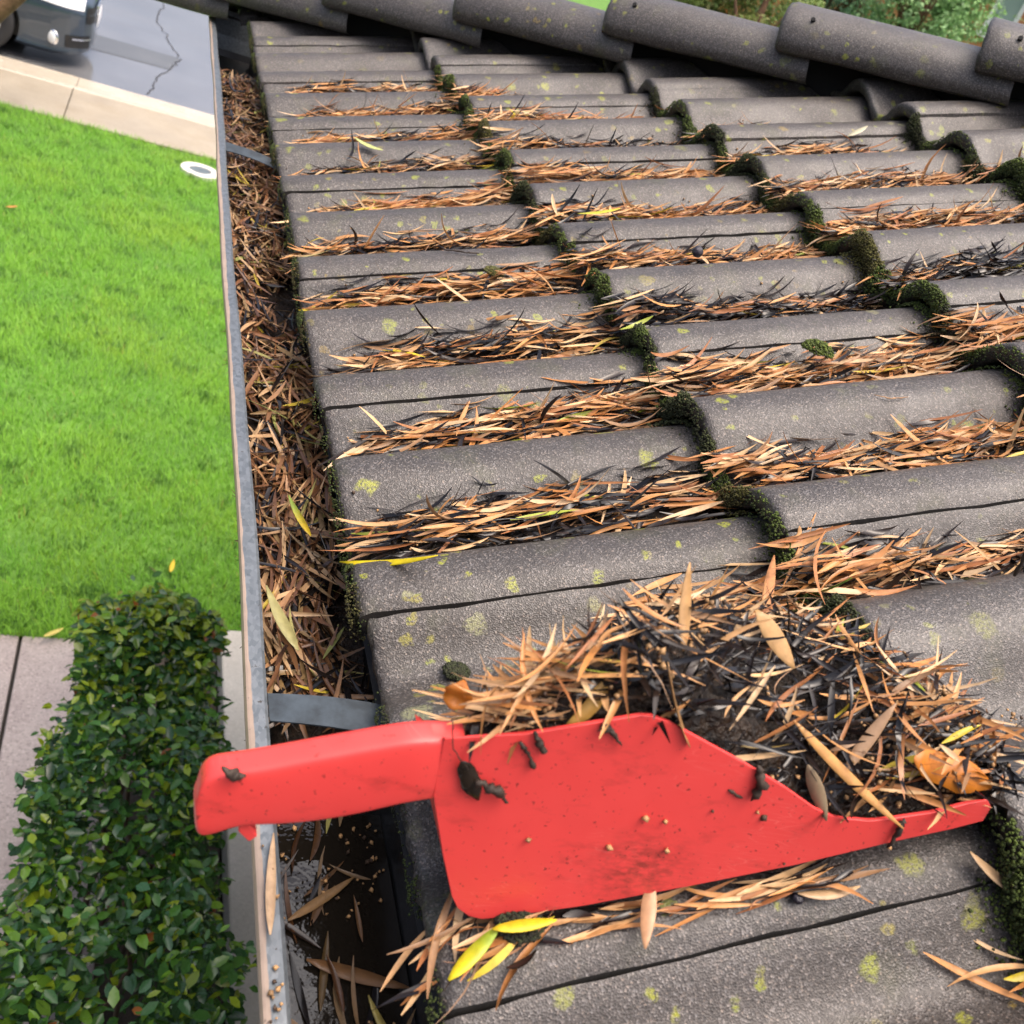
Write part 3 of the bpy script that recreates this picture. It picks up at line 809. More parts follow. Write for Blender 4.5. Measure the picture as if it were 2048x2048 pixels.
def scoop_body():
    bm = bmesh.new(); depth = .070
    P2 = [onwall(*p) for p in bodyo]
    near = [bm.verts.new((u, wall_s(u, n), n)) for u, n in P2]
    far = []
    for i, (u, n) in enumerate(P2):
        hh = n if i >= NTOP else n*.42
        dd = depth if u < .27 else depth*(1-.25*(u-.27)/.05)
        far.append(bm.verts.new((u, wall_s(u, n*0)+dd, hh+.002)))
    bm.faces.new(near); bm.faces.new(far[::-1])
    idx = list(range(NTOP-1, len(near))) + [0]
    for a, b in zip(idx[:-1], idx[1:]):
        bm.faces.new((near[a], far[a], far[b], near[b]))
    # soften the edge between near wall and floor / back
    ed = [e for e in bm.edges if len(e.link_faces) == 2 and e.calc_face_angle(0) > .9]
    bmesh.ops.bevel(bm, geom=ed, offset=.007, segments=5, affect='EDGES', profile=.5)
    bmesh.ops.recalc_face_normals(bm, faces=bm.faces)
    bmesh.ops.triangulate(bm, faces=[f for f in bm.faces if len(f.verts) > 4])
    me = bpy.data.meshes.new('scoop_body'); bm.to_mesh(me); bm.free()
    o = link('scoop_body', me, MAT_RED); s_attach(o); o.matrix_basis = RM
    md = o.modifiers.new('shell', 'SOLIDIFY'); md.thickness = .0026; md.offset = 0
    md2 = o.modifiers.new('edge', 'BEVEL'); md2.width = .0008; md2.segments = 2; md2.limit_method = 'ANGLE'; md2.angle_limit = R_(50)
    for p in me.polygons: p.use_smooth = True
    md3 = o.modifiers.new('wn', 'WEIGHTED_NORMAL')
    return o
sb = scoop_body()
hand_b = [(880,1500),(795,1506),(740,1517),(690,1530),(600,1547),(520,1553),(480,1553),(445,1557),(425,1563),(408,1569),(392,1573),(380,1574),(374,1568)]
hand_t = [(882,1395),(800,1391),(740,1400),(690,1409),(600,1425),(520,1441),(480,1448),(445,1454),(425,1456),(406,1459),(389,1466),(377,1480),(371,1502)]
def scoop_handle():
    # sections across: near face bottom/top, rounded over to the far side
    bm = bmesh.new(); secs = []
    n = len(hand_b)
    for i in range(n):
        ub, nb = onwall(*hand_b[i]); ut, nt = onwall(*hand_t[i])
        end = max(0, (i-(n-3))/2.0)
        dpt = .0145*(1-.25*end)
        sN = lambda u_, n_: wall_s(u_, n_)
        rnd = .007
        sec = []
        prof_ = [(-.0012, .0), (-.0022, .05), (-.0030, .5), (-.0022, .93), (-.0012, .985), (.004, 1.0), (.010, 1.012), (dpt-.005, 1.0), (dpt-.0015, .96), (dpt, .88), (dpt, .08), (dpt, .0), (dpt-.003, .0), (dpt-.003, .85), (.010, .93), (.003, .85), (.003, .0)]
        for ds, f in prof_:
            u_ = ub + (ut-ub)*f; n_ = nb + (nt-nb)*f
            # handle sits a little behind the wall plane towards its end
            if i == 0: ds += .0042; n_ -= .004
            sec.append(bm.verts.new((u_, sN(u_, n_)+ds, n_)))
        secs.append(sec)
    k = len(secs[0])
    for a, b in zip(secs[:-1], secs[1:]):
        for j in range(k):
            bm.faces.new((a[j], a[(j+1) % k], b[(j+1) % k], b[j]))
    # rounded end cap: shrink section outwards
    last = secs[-1]; 
    prev = last
    for f, (dx, sc_) in enumerate(((.0010, .90), (.0015, .6))):
        cu = sum((v.co for v in last), Vector())/k
        ring = [bm.verts.new(cu + (v.co-cu)*sc_ + Vector((-dx, 0, 0))) for v in last]
        for j in range(k): bm.faces.new((prev[j], prev[(j+1) % k], ring[(j+1) % k], ring[j]))
        prev = ring
    bmesh.ops.recalc_face_normals(bm, faces=bm.faces)
    o = bm_obj('scoop_handle', bm, MAT_RED, None, True)
    s_attach(o); o.matrix_basis = RM
    md = o.modifiers.new('sub', 'SUBSURF'); md.levels = 1; md.render_levels = 2
    return o
scoop_handle()
bm = bmesh.new(); ua, na = onwall(448, 1560); ub, nb = onwall(478, 1590)
pts = [onwall(452,1557), onwall(468,1553), onwall(486,1582), onwall(470,1593), onwall(449,1573)]
vs = [bm.verts.new((a, wall_s(a, b)+.001, b)) for a, b in pts]; vf = [bm.verts.new((v.co.x, v.co.y+.006, v.co.z)) for v in vs]
bm.faces.new(vs); bm.faces.new(vf[::-1])
for i in range(5): bm.faces.new((vs[i], vf[i], vf[(i+1) % 5], vs[(i+1) % 5]))
o = bm_obj('handle_rib', bm, MAT_RED, None, bevel=.0008); s_attach(o); o.matrix_basis = RM

# ---- single things lying about, each built in roof coordinates
MAT_TWIG = simple('dark_twig', (.030, .018, .011), .7, var=.4, vscale=90, bump=.5, bscale=200)
MAT_BARK = simple('tan_twig', (.30, .17, .08), .7, var=.3, vscale=90)
def one_leaf(name, p, yaw, pit, rol, L, W, col, label, cat='leaf', bend=.04, fold=.2, tipcol=None, group=None, roof=True, sb_=0.0, tw=.2, wide=False):
    Vv = leaf_geo(1, np.array([L]), np.array([W]), np.array([bend]), np.array([fold]), np.array([sb_]), np.array([tw]))[0]
    c = np.tile(np.array(col, float), (NST*3, 1))
    if tipcol is not None:
        f = np.repeat(np.clip(np.linspace(-.6, 1.6, NST), 0, 1), 3)[:, None]; c = c*(1-f) + np.array(tipcol)*f
    if wide:
        Vv[:, 2] += .10*W*np.sin(Vv[:, 0]/L*9) ; Vv[:, 1] *= 1 + .12*np.sin(Vv[:, 0]/L*14)
    me = np_mesh(name, Vv, LEAF_F, True, c); me.materials.append(MAT_LEAF)
    o = link(name, me); Rm = yaw_pitch_roll(np.array([yaw]), np.array([pit]), np.array([rol]))[0]
    if roof: Rm = RM3 @ Rm; p = rw(p)
    o.matrix_world = Matrix([list(Rm[r]) + [float(p[r])] for r in range(3)] + [[0, 0, 0, 1]])
    md = o.modifiers.new('thick', 'SOLIDIFY'); md.thickness = .0004
    tag(o, label, cat, group); return o
def pick_roof(x, y, n=0.0):
    d = RM3.T @ ray(x*K1, y*K1); o = RM3.T @ (CAM-O); k = (n-o[2])/d[2]; return o + k*d
def on_surface(x, y, lift=.003, extra=0.0):
    """march the view ray of a picture point (1932 grid) down to the tile / heap surface"""
    d = RM3.T @ ray(x*K1, y*K1); d = d/np.linalg.norm(d); o = RM3.T @ (CAM-O)
    k = .2
    for _ in range(6000):
        p = o + k*d
        if p[2] <= surf(p[0], p[1]) + extra: break
        k += .0008
    p = o + k*d; p[2] += lift; return p
def span_leaf(name, a, b, W, col, label, lift=.004, extra=0.0, **kw):
    pa = on_surface(*a, lift, extra); pb = on_surface(*b, lift, extra); d = pb-pa; L = np.linalg.norm(d)
    return one_leaf(name, (pa+pb)/2, math.atan2(d[1], d[0]), math.asin(d[2]/L), kw.pop('rol', 0.), L, W, col, label, **kw)
span_leaf('fallen_leaf', (648,1078), (832,1068), .0085, (.70, .55, .01), 'bright yellow leaf lying at the eave end of a tile valley', extra=.022, lift=.006)
span_leaf('fallen_leaf', (1518,1134), (1606,1105), .0085, (.70, .58, .02), 'yellow leaf with a green tip beside the mossy tile nose', extra=.022, tipcol=(.16, .36, .03))
span_leaf('fallen_leaf', (848,1858), (946,1752), .0085, (.70, .58, .015), 'yellow leaf with a green middle poking out below the red scoop', tipcol=(.30, .42, .03), extra=.012)
span_leaf('fallen_leaf', (930,1762), (1050,1745), .007, (.66, .52, .02), 'short yellow leaf under the corner of the red scoop', extra=.014)
span_leaf('fallen_leaf', (1228,1668), (1216,1798), .0085, (.52, .30, .16), 'tan leaf hanging straight down below the red scoop', extra=.012, fold=.35)
span_leaf('fallen_leaf', (1505,1702), (1622,1688), .006, (.50, .33, .18), 'curled tan leaf alone on the bare tile below the scoop tip', extra=.004, sb_=.06)
span_leaf('fallen_leaf', (1822,1622), (1940,1712), .008, (.50, .33, .18), 'tan leaf at the right edge on the moss below the scoop tip', extra=.008, sb_=.05)
span_leaf('fallen_leaf', (1440,1170), (1458,1062), .0085, (.52, .24, .10), 'tan leaf standing upright at the foot of a mossy nose', extra=.03)
span_leaf('fallen_leaf', (1598,264), (1636,244), .012, (.62, .58, .40), 'pale cream leaf lying on a high tile', extra=.012)
span_leaf('fallen_leaf', (668,268), (722,292), .011, (.46, .50, .18), 'pale green leaf curled across a grey roll near the eave', extra=.008, bend=.08)
span_leaf('fallen_leaf', (545,497), (640,478), .007, (.52, .46, .20), 'pale yellow leaf sticking out over the eave edge', extra=.012)
span_leaf('fallen_leaf', (1090,412), (1170,402), .008, (.55, .52, .04), 'yellow leaf half way up the middle of the roof', extra=.016)
one_leaf('fallen_leaf', (-.0715, -.228, ZL+.003), 1.48, 0, .1, .066, .0062, (.55, .37, .22), 'tan leaf lying along the metal gutter lip under the scoop handle', roof=False)
one_leaf('fallen_leaf', (-.020, .155, 2.537), 1.9, .1, .2, .055, .0085, (.60, .42, .03), 'yellow leaf with a green band in the gutter litter', roof=False, tipcol=(.22, .30, .05))
one_leaf('fallen_leaf', (-.045, .02, 2.533), 1.9, .1, .2, .07, .012, (.34, .31, .13), 'broad olive leaf against the gutter wall', roof=False)
one_leaf('fallen_leaf', (.0, -.245, 2.4705), -.35, 0, 0, .070, .010, (.17, .085, .035), 'brown leaf with folded sides floating on the gutter water', roof=False, fold=.1)
one_leaf('fallen_leaf', (.015, -.285, 2.4705), -1.1, 0, 0, .055, .0055, (.40, .32, .09), 'thin olive yellow leaf floating on the gutter water', roof=False, fold=.1, sb_=.05)
one_leaf('fallen_leaf', (-.018, -.19, 2.4705), .55, 0, 0, .058, .007, (.24, .14, .06), 'long brown leaf floating upstream under the scoop handle', roof=False, fold=.1)
# leaves on the scoop and heap
def wall_p(x, y, off=-.003):
    u_, n_ = onwall(x, y); return np.array([u_, wall_s(u_, n_)+off, n_])
def wall_leaf(a, b, W, col, label, off0=-.003, off1=-.003, wide=False, name='fallen_leaf', **kw):
    pa = wall_p(*a, off0); pb = wall_p(*b, off1); d = pb-pa; L = np.linalg.norm(d)
    return one_leaf(name, (pa+pb)/2, math.atan2(d[1], d[0]), math.asin(d[2]/L), kw.pop('rol', 1.3), L, W, col, label, wide=wide, **kw)
wall_leaf((868,1422), (900,1500), .010, (.020, .014, .010), 'black crumpled leaf stuck on the side of the red scoop', wide=True, rol=.8)
wall_leaf((1740,1468), (1885,1500), .020, (.50, .16, .012), 'broad orange leaf on the tip of the red scoop', .014, .006, wide=True, rol=.7, bend=.06)
wall_leaf((862,1372), (890,1332), .014, (.42, .13, .012), 'small orange leaf scrap at the back of the red scoop', .012, .016, wide=True, rol=.6)
wall_leaf((1290,1402), (1262,1268), .0085, (.46, .26, .11), 'tan leaf hanging over the slanted edge of the scoop', -.003, .006, rol=.9)
wall_leaf((1078,1382), (1196,1306), .008, (.42, .24, .05), 'ochre leaf arched over the top edge of the scoop', -.002, .020, rol=.7, bend=-.10, sb_=.10)
wall_leaf((1528,1420), (1690,1552), .0065, (.55, .28, .09), 'long stiff tan stalk leaning over the front of the scoop', .022, -.003, rol=.5)
wall_leaf((1542,1470), (1556,1540), .0085, (.34, .25, .15), 'dull beige leaf hanging inside the scoop front', .010, -.002, rol=.9)
wall_leaf((1585,1545), (1500,1400), .0075, (.018, .017, .020), 'long black wet leaf lying over the scoop front', -.003, .028, rol=.5)
wall_leaf((1620,1500), (1755,1418), .0075, (.34, .21, .12), 'flat tan leaf blade across the debris near the scoop tip', .016, .034, rol=.4)
wall_leaf((1540,1330), (1585,1398), .011, (.52, .31, .13), 'plump tan pod with a narrow stalk on the heap', .070, .052, rol=.4, fold=.5)
wall_leaf((1330,1310), (1375,1190), .008, (.48, .28, .12), 'tan leaf standing tall at the middle of the heap', .03, .05, rol=.7)
def rough_path(path, rad):
    path = [np.array(p, float) for p in path]; rad = list(rad) if hasattr(rad, '__len__') else [rad]*len(path)
    P = []; Rr = []
    for i in range(len(path)-1):
        for q in range(5):
            f = q/5; r_ = rad[min(i, len(rad)-1)]*(1-f) + rad[min(i+1, len(rad)-1)]*f
            P.append(path[i]*(1-f)+path[i+1]*f + rng.normal(0, .25*r_, 3)); Rr.append(r_*rng.uniform(.55, 1.25))
    P.append(path[-1]); Rr.append(rad[-1]*.4); Rr[0] *= .4
    return P, Rr
def twig(path, rad, label, mat=MAT_TWIG, fork=None):
    path, rad = rough_path(path, rad)
    fork = [rough_path(f, .0009)[0] for f in fork or []]
    t0 = empty('twig', tuple(rw(path[0]))); tag(t0, label, 'twig')
    o = tube('stem', [rw(p) for p in path], rad, mat); o.parent = t0; o.matrix_parent_inverse = Matrix.Translation(-t0.location)
    for f in fork or []:
        q = tube('side_shoot', [rw(p) for p in f], rad[0]*.7 if hasattr(rad, '__len__') else rad*.7, mat); q.parent = t0; q.matrix_parent_inverse = Matrix.Translation(-t0.location)
    return t0
twig([wall_p(892,1462,-.004), wall_p(915,1468,-.006), wall_p(938,1478,-.005), wall_p(955,1502,-.004)], [.0018, .0026, .0024, .0010], 'knobbly brown twig stuck to the side of the red scoop',
     fork=[[wall_p(938,1478,-.005), wall_p(950,1480,-.006)], [wall_p(850,1345,-.004), wall_p(852,1400,-.004), wall_p(880,1440,-.004)]])
twig([wall_p(1005,1370,-.003), wall_p(1014,1390,-.004), wall_p(1022,1410,-.003)], [.0016, .0020, .0022], 'short black twig drooping over the top edge of the scoop')
twig([wall_p(980,1392,-.003), wall_p(992,1412,-.003), wall_p(1006,1440,-.003)], [.0022, .0009, .0020], 'black flower stalk with a bead at its end on the red scoop')
twig([wall_p(1130,1358,-.004), wall_p(1150,1370,-.003), wall_p(1170,1398,-.003)], [.0032, .0014, .0007], 'dark crumb with a thin stalk below the scoop rim')
twig([wall_p(1425,1440,-.002), wall_p(1432,1470,-.004), wall_p(1412,1502,-.003)], [.0026, .0034, .0010], 'ragged black scrap on the slanted side of the scoop')
twig([wall_p(1372,1485,-.002), wall_p(1398,1500,-.002)], [.0010, .0010], 'tiny black needle stuck on the red scoop side')
twig([wall_p(418,1438,-.003), wall_p(440,1444,-.006), wall_p(462,1450,-.004)], [.0012, .0030, .0018], 'black scrap of leaf on the end of the red handle')
hp = lambda x, y, ex: on_surface(x, y, .0, ex)
a = hp(1250, 1228, .085); twig([a, a+np.array([-.006, .004, .03]), a+np.array([-.014, .004, .055])], [.0016, .0014, .0016], 'dark twig standing upright in the heap behind the scoop')
a = hp(1480, 1270, .07); b_2 = hp(1600, 1400, .05); twig([a, (a+b_2)/2+np.array([0, 0, .012]), b_2+np.array([0, 0, .008])], [.0022, .0024, .0026], 'stout tan stem slanting down the right of the heap', MAT_BARK)
twig([on_surface(1648,748,.002), on_surface(1680,757,.003), on_surface(1712,752,.002)], .0008, 'fine curved tan stalk alone on a bare tile', MAT_BARK)
twig([on_surface(836,474,.003), on_surface(880,482,.004), on_surface(905,484,.004)], [.0015, .0012, .0010], 'thin black stick on a grey roll in the left half')
a = on_surface(1905, 1105, .01, .02); twig([a, a+np.array([.004, .0, .03]), a+np.array([.012, -.004, .055])], [.0022, .0016, .0008], 'dark pointed twig standing in the right hand litter')
twig([wall_p(1700,1535,-.003), wall_p(1690,1556,-.0035), wall_p(1668,1590,-.003)], [.0014, .0022, .0016], 'streak of black dirt across the front lip of the scoop')
# berries, moss ball
def blob(name, p, r, mat, label, cat, squash=1.0):
    bm = bmesh.new(); bmesh.ops.create_icosphere(bm, subdivisions=3, radius=r)
    for v in bm.verts: v.co *= 1 + .05*math.sin(v.co.x/r*4+v.co.y/r*3); v.co.z *= squash
    o = bm_obj(name, bm, mat, None, True); o.location = tuple(rw(p)); tag(o, label, cat); return o
MAT_BERRY = simple('dark_berry', (.014, .011, .020), .42, var=.5, vscale=120, bump=.8, bscale=260, bdist=.003)
blob('berry', on_surface(1315, 484, .006, .02), .0068, MAT_BERRY, 'round blue black berry lying in the leaves of a tile valley', 'berry')
blob('berry', on_surface(1178, 628, .002, .02), .0050, MAT_BERRY, 'small shrivelled black berry among leaves near the roof middle', 'berry', .8)
blob('berry', on_surface(1503, 1700, .004, .0), .004, MAT_BERRY, 'dark crumb of a berry beside the curled leaf on bare tile', 'berry', .8)
def moss_ball(p, r, label, cols):
    m = 900; d = rng.normal(size=(m, 3)); d /= np.linalg.norm(d, axis=1)[:, None]; d[:, 2] = np.abs(d[:, 2])*.7 - .1
    P = d*r*rng.uniform(.8, 1.08, (m, 1))*np.array([1.25, 1, 1])
    c = np.array(cols)[rng.integers(len(cols), size=m)]*rng.uniform(.5, 1.3, (m, 1))
    V_, F_c, C = tufts(P, rng.uniform(.0008, .0020, m), rng, c)
    o = link('moss_ball', np_mesh('moss_ball', V_, F_c, True, C), MAT_MOSS); o.location = tuple(rw(p)); tag(o, label, 'moss'); return o
GM = [(.10, .14, .015), (.07, .10, .012), (.045, .065, .010)]
moss_ball(on_surface(1540, 675, .010, .03), .014, 'green moss cushion perched on leaves right of the roof middle', GM)
moss_ball(on_surface(932, 522, .006, .02), .010, 'olive moss scrap resting on black leaves left of the middle', [(.10, .09, .02), (.07, .08, .015)])
moss_ball(on_surface(862, 1272, .003, .0), .008, 'dark moss tuft at the left foot of the heap', [(.03, .04, .012), (.02, .025, .01)])
moss_ball(on_surface(980, 1750, .006, .0), .011, 'black green moss lump squashed under the red scoop', [(.025, .035, .012), (.018, .02, .01)])

# ================================================================== GROUND, STREET
MAT_SOIL = simple('soil', (.030, .022, .015), .9, c2=(.055, .042, .03), vscale=6, bump=.6, bscale=30, bdist=.02)
MAT_TURF = simple('turf_base', (.060, .15, .016), .9, c2=(.10, .22, .025), vscale=3, bump=.6, bscale=40, bdist=.02)
def sheet(name, mat, x0, x1, y0, y1, z, nx=1, ny=1):
    V = []; Fc = []
    for i in range(nx+1):
        for j in range(ny+1): V.append((x0+(x1-x0)*i/nx, y0+(y1-y0)*j/ny, z))
    for i in range(nx):
        for j in range(ny): Fc.append((i*(ny+1)+j, (i+1)*(ny+1)+j, (i+1)*(ny+1)+j+1, i*(ny+1)+j+1))
    return struct(link(name, py_mesh(name, V, Fc), mat))
sheet('ground', MAT_SOIL, -300, 300, -300, 300, -.16)
sheet('lawn', MAT_TURF, -25, 25, 2.52, 9.04, -.012)
sheet('planting_bed', MAT_SOIL, -.32, .366, -8, 2.51, -.02)

def conc(name, a, b2, rough=.55, vs=3, speck=0.25, spec=.5):
    m, nt, b = new_mat(name); t = NT(nt); p = t.pos()
    c = t.ramp(t.noise(p, vs, 5, .65), [(.3, a), (.7, b2)])
    g = t.voro(p, 140); s1 = t.n('ShaderNodeSeparateColor'); t.l(g.outputs['Color'], s1.inputs[0])
    c = t.mix(t.mrange(s1.outputs[0], .6, 1, 0, speck), c, tuple(x*.5 for x in a)); c = t.mix(t.mrange(s1.outputs[1], .7, 1, 0, speck), c, tuple(min(1, x*1.35) for x in b2))
    t.l(c, b.inputs['Base Color']); t.l(t.mrange(t.noise(p, vs*.7, 3), .35, .65, rough-.15, rough+.1), b.inputs['Roughness'])
    b.inputs['Specular IOR Level'].default_value = spec
    t.l(t.bump(t.noise(p, 150, 3), .25, .003), b.inputs['Normal']); return m
MAT_WALK = conc('sidewalk_concrete', (.27, .225, .160), (.33, .285, .215), .5)
MAT_CURB = conc('curb_concrete', (.40, .35, .27), (.48, .43, .35), .24, spec=.6)
MAT_PAVE = conc('walkway_concrete', (.25, .205, .19), (.32, .275, .25), .45, 5, .5)
MAT_PORCH = conc('porch_concrete', (.40, .37, .31), (.47, .44, .38), .45, 4, .2)
sidewalk = struct(empty('sidewalk', (0, 9.57, -.05)))
def child(o, par): o.parent = par; o.matrix_parent_inverse = Matrix.Translation(-par.location); return o
for i in range(-9, 10):
    x0 = -.87 + 1.5*i
    child(box('slab', MAT_WALK, x0+.004, x0+1.496, 9.05, 10.055, -.10, 0.0 + rng.normal(0, .001), bevel=.006), sidewalk)
curb = struct(empty('curb', (0, 10.1, -.1)))
for i in range(-5, 6):
    x0 = -.87 + 3.0*i
    bm = bmesh.new()
    pr_ = [(10.062, -.2), (10.062, -.003), (10.085, .004), (10.14, .0), (10.155, -.012), (10.185, -.085), (10.215, -.098), (10.80, -.088), (10.80, -.2)]
    a = [bm.verts.new((x0+.003, y, z)) for y, z in pr_]; c = [bm.verts.new((x0+2.997, y, z)) for y, z in pr_]
    for j in range(len(pr_)): bm.faces.new((a[j], a[(j+1) % len(pr_)], c[(j+1) % len(pr_)], c[j]))
    bm.faces.new(a); bm.faces.new(c[::-1])
    child(bm_obj('curb_section', bm, MAT_CURB), curb)
def road_mat():
    m, nt, b = new_mat('wet_asphalt'); t = NT(nt); p = t.pos()
    c = t.ramp(t.noise(p, 1.3, 5, .6), [(.3, (.12, .12, .124)), (.7, (.17, .17, .174))])
    g = t.voro(p, 110); s1 = t.n('ShaderNodeSeparateColor'); t.l(g.outputs['Color'], s1.inputs[0])
    c = t.mix(t.mrange(s1.outputs[0], .6, 1, 0, .35), c, (.15, .145, .14))
    t.l(c, b.inputs['Base Color'])
    t.l(t.mrange(t.noise(t.scale(p, (.5, 2.2, 1)), 1.1, 4), .35, .65, .05, .22), b.inputs['Roughness'])
    b.inputs['Specular IOR Level'].default_value = .8
    b.inputs['Coat Weight'].default_value = .6; b.inputs['Coat Roughness'].default_value = .08
    t.l(t.bump(t.noise(p, 60, 3), .12, .004), b.inputs['Normal']); return m
MAT_ROAD = road_mat()
road = sheet('road', MAT_ROAD, -80, 80, 10.802, 19.5, -.10)
MAT_PATCH = conc('asphalt_patch', (.075, .074, .070), (.12, .118, .112), .17, 1.0, .1, .9)
pt = py_mesh('asphalt_patch', [(-2.6, 11.9, -.096), (.02, 12.20, -.096), (.10, 12.86, -.096), (-2.6, 12.75, -.096)], [(0, 1, 2, 3)])
o = link('asphalt_patch', pt, MAT_PATCH); o.parent = road
cr_pts = [(-.16, 17.0), (-.15, 15.5), (-.22, 14.9), (-.20, 14.5), (-.07, 13.8), (.04, 13.2), (.12, 12.85), (.06, 12.5), (-.02, 12.1), (-.13, 11.7), (-.15, 11.4), (-.20, 10.82)]
V = []; Fc = []
fine = []
for a, b2 in zip(cr_pts[:-1], cr_pts[1:]):
    for q in range(6): f = q/6; fine.append((a[0]*(1-f)+b2[0]*f+rng.normal(0, .012), a[1]*(1-f)+b2[1]*f))
for i, (x, y) in enumerate(fine):
    wv = .004+.004*rng.uniform(); V += [(x-wv, y, -.094), (x+wv, y, -.094)]
    if i: Fc.append((2*i-2, 2*i-1, 2*i+1, 2*i))
o = link('crack', py_mesh('crack', V, Fc), simple('crack_dark', (.02, .019, .018), .6)); o.parent = road
far_curb = struct(box('far_curb', MAT_CURB, -80, 80, 19.5, 19.7, -.2, .03)); sheet('far_verge', MAT_TURF, -80, 80, 19.7, 120, .01)

# walkway slabs, porch slab
walk = struct(empty('walkway', (-.5, 1.5, -.02)))
for x0, x1 in ((-2.2, -.404), (-.392, -.02)):
    for y0, y1 in ((1.05, 2.515), (-.45, 1.04), (-1.95, -.46)):
        child(box('paving_slab', MAT_PAVE, x0, x1, y0, y1, -.08, .0+rng.normal(0, .0008), bevel=.006), walk)
child(struct(box('joint_bed', simple('joint_dirt', (.018, .015, .012), .9), -2.2, -.02, -1.95, 2.51, -.15, -.018)), walk)
struct(box('porch_slab', MAT_PORCH, .375, 3.6, -6, 2.55, -.05, .075, bevel=.008))

# utility cover
ucv = empty('utility_cover', (.32, 8.55, 0)); tag(ucv, 'round utility cover with pale concrete collar set in the lawn', 'utility cover')
bm = bmesh.new(); n = 36
for (ra, rb, z0, z1, nm, mt) in ((.098, .172, -.02, .03, 'collar', conc('collar_concrete', (.55, .52, .46), (.68, .65, .6), .6)), (.0, .096, -.02, .024, 'lid', simple('grey_lid', (.10, .125, .135), .45, var=.2))):
    bm = bmesh.new(); rings = []
    for r_, z in ((rb, z0), (rb, z1-.005), (rb-.005, z1), (max(ra, .002)+.004, z1), (max(ra, .002), z1-.004), (max(ra, .002), z0)):
        rings.append([bm.verts.new((r_*math.cos(6.2832*i/n), r_*math.sin(6.2832*i/n), z)) for i in range(n)])
    for a, b2 in zip(rings[:-1], rings[1:]):
        for i in range(n): bm.faces.new((a[i], a[(i+1) % n], b2[(i+1) % n], b2[i]))
    bm_obj(nm, bm, mt, ucv)

# grass blades
def grass():
    x0, x1, y0, y1 = -2.3, 1.15, 2.50, 9.06
    m = 170000
    x = rng.uniform(x0, x1, m); y = y0 + (y1-y0)*rng.uniform(size=m)**1.15
    xe = -.55 - .14*(y-2.5) - .25
    k = (x > xe) & (np.hypot(x-.32, y-8.55) > .165) & (x < .95)
    bare = np.hypot((x-.02)/.22, (y-2.62)/.10) < 1+.3*snoise(x, y, 2, 5, 2); k &= ~(bare & (rng.uniform(size=m) < .9))
    x, y = x[k], y[k]; m = len(x)
    clump = snoise(x, y, 12, .9, 4); cl2 = snoise(x, y, 15, 3.2, 3)
    h = (.034 + .012*clump + rng.uniform(-.012, .02, m)).clip(.012, .08)
    y = np.where(y > 9.0, y - .0, y)
    az = rng.uniform(0, 6.28, m)*.6 + 1.0*snoise(x, y, 18, .8, 3) + rng.normal(0, .8, m); lean = rng.uniform(.25, 1.1, m)*h
    wv = rng.uniform(.0013, .0027, m); pa = az + 1.57 + rng.normal(0, .5, m)
    dx, dy = np.cos(pa)*wv, np.sin(pa)*wv
    lx, ly = np.cos(az)*lean, np.sin(az)*lean
    B = np.stack([x, y, np.full(m, -.014)], 1)
    V = np.zeros((m, 5, 3)); D = np.stack([dx, dy, 0*dx], 1)
    V[:, 0] = B-D; V[:, 1] = B+D
    M_ = B + np.stack([lx*.35, ly*.35, h*.65], 1); V[:, 2] = M_+D*.8; V[:, 3] = M_-D*.8
    V[:, 4] = B + np.stack([lx, ly, h], 1)
    F = np.array([[0, 1, 2], [0, 2, 3], [3, 2, 4]])[None] + (np.arange(m)*5)[:, None, None]
    g0 = np.array([.155, .38, .030]); g1 = np.array([.245, .48, .045]); g2 = np.array([.065, .17, .014]); g3 = np.array([.30, .30, .06])
    a = np.clip(.5+.45*clump+.2*rng.normal(size=m), 0, 1)[:, None]
    c = g0*(1-a)+g1*a
    yp = np.clip(snoise(x, y, 25, .55, 3)*.4 + .1*rng.normal(size=m) - .08, 0, .25)[:, None]; c = c*(1-yp) + np.array([.36, .44, .03])*yp
    d = (cl2 + rng.normal(0, .5, m) < -.75)[:, None]; c = np.where(d, g2, c)
    s = (rng.uniform(size=m) < .012)[:, None]; c = np.where(s, g3, c)
    c = c*rng.uniform(.84, 1.16, (m, 1))
    me = np_mesh('grass', V.reshape(-1, 3), F.reshape(-1, 3), True, np.repeat(c, 5, 0))
    tag(stuff(link('grass', me, MAT_GRASS)), 'bright green wet lawn grass between the walkway and the sidewalk', 'grass')
grass()
for i, (x, y, rz, c, lb) in enumerate(((-.98, 6.72, .5, (.55, .22, .06), 'orange dead leaf lying on the far lawn at the left'), (.17, 2.98, 1.4, (.62, .46, .03), 'yellow leaf on the grass near the hedge end'), (.10, 2.70, .3, (.50, .36, .10), 'ochre leaf in the bare patch at the end of the hedge'), (-.28, 2.50, .6, (.60, .50, .12), 'pale yellow leaf at the lawn edge by the paving'))):
    one_leaf('fallen_leaf', (x, y, .04), rz, .1, .1, .085, .022, c, lb, roof=False)

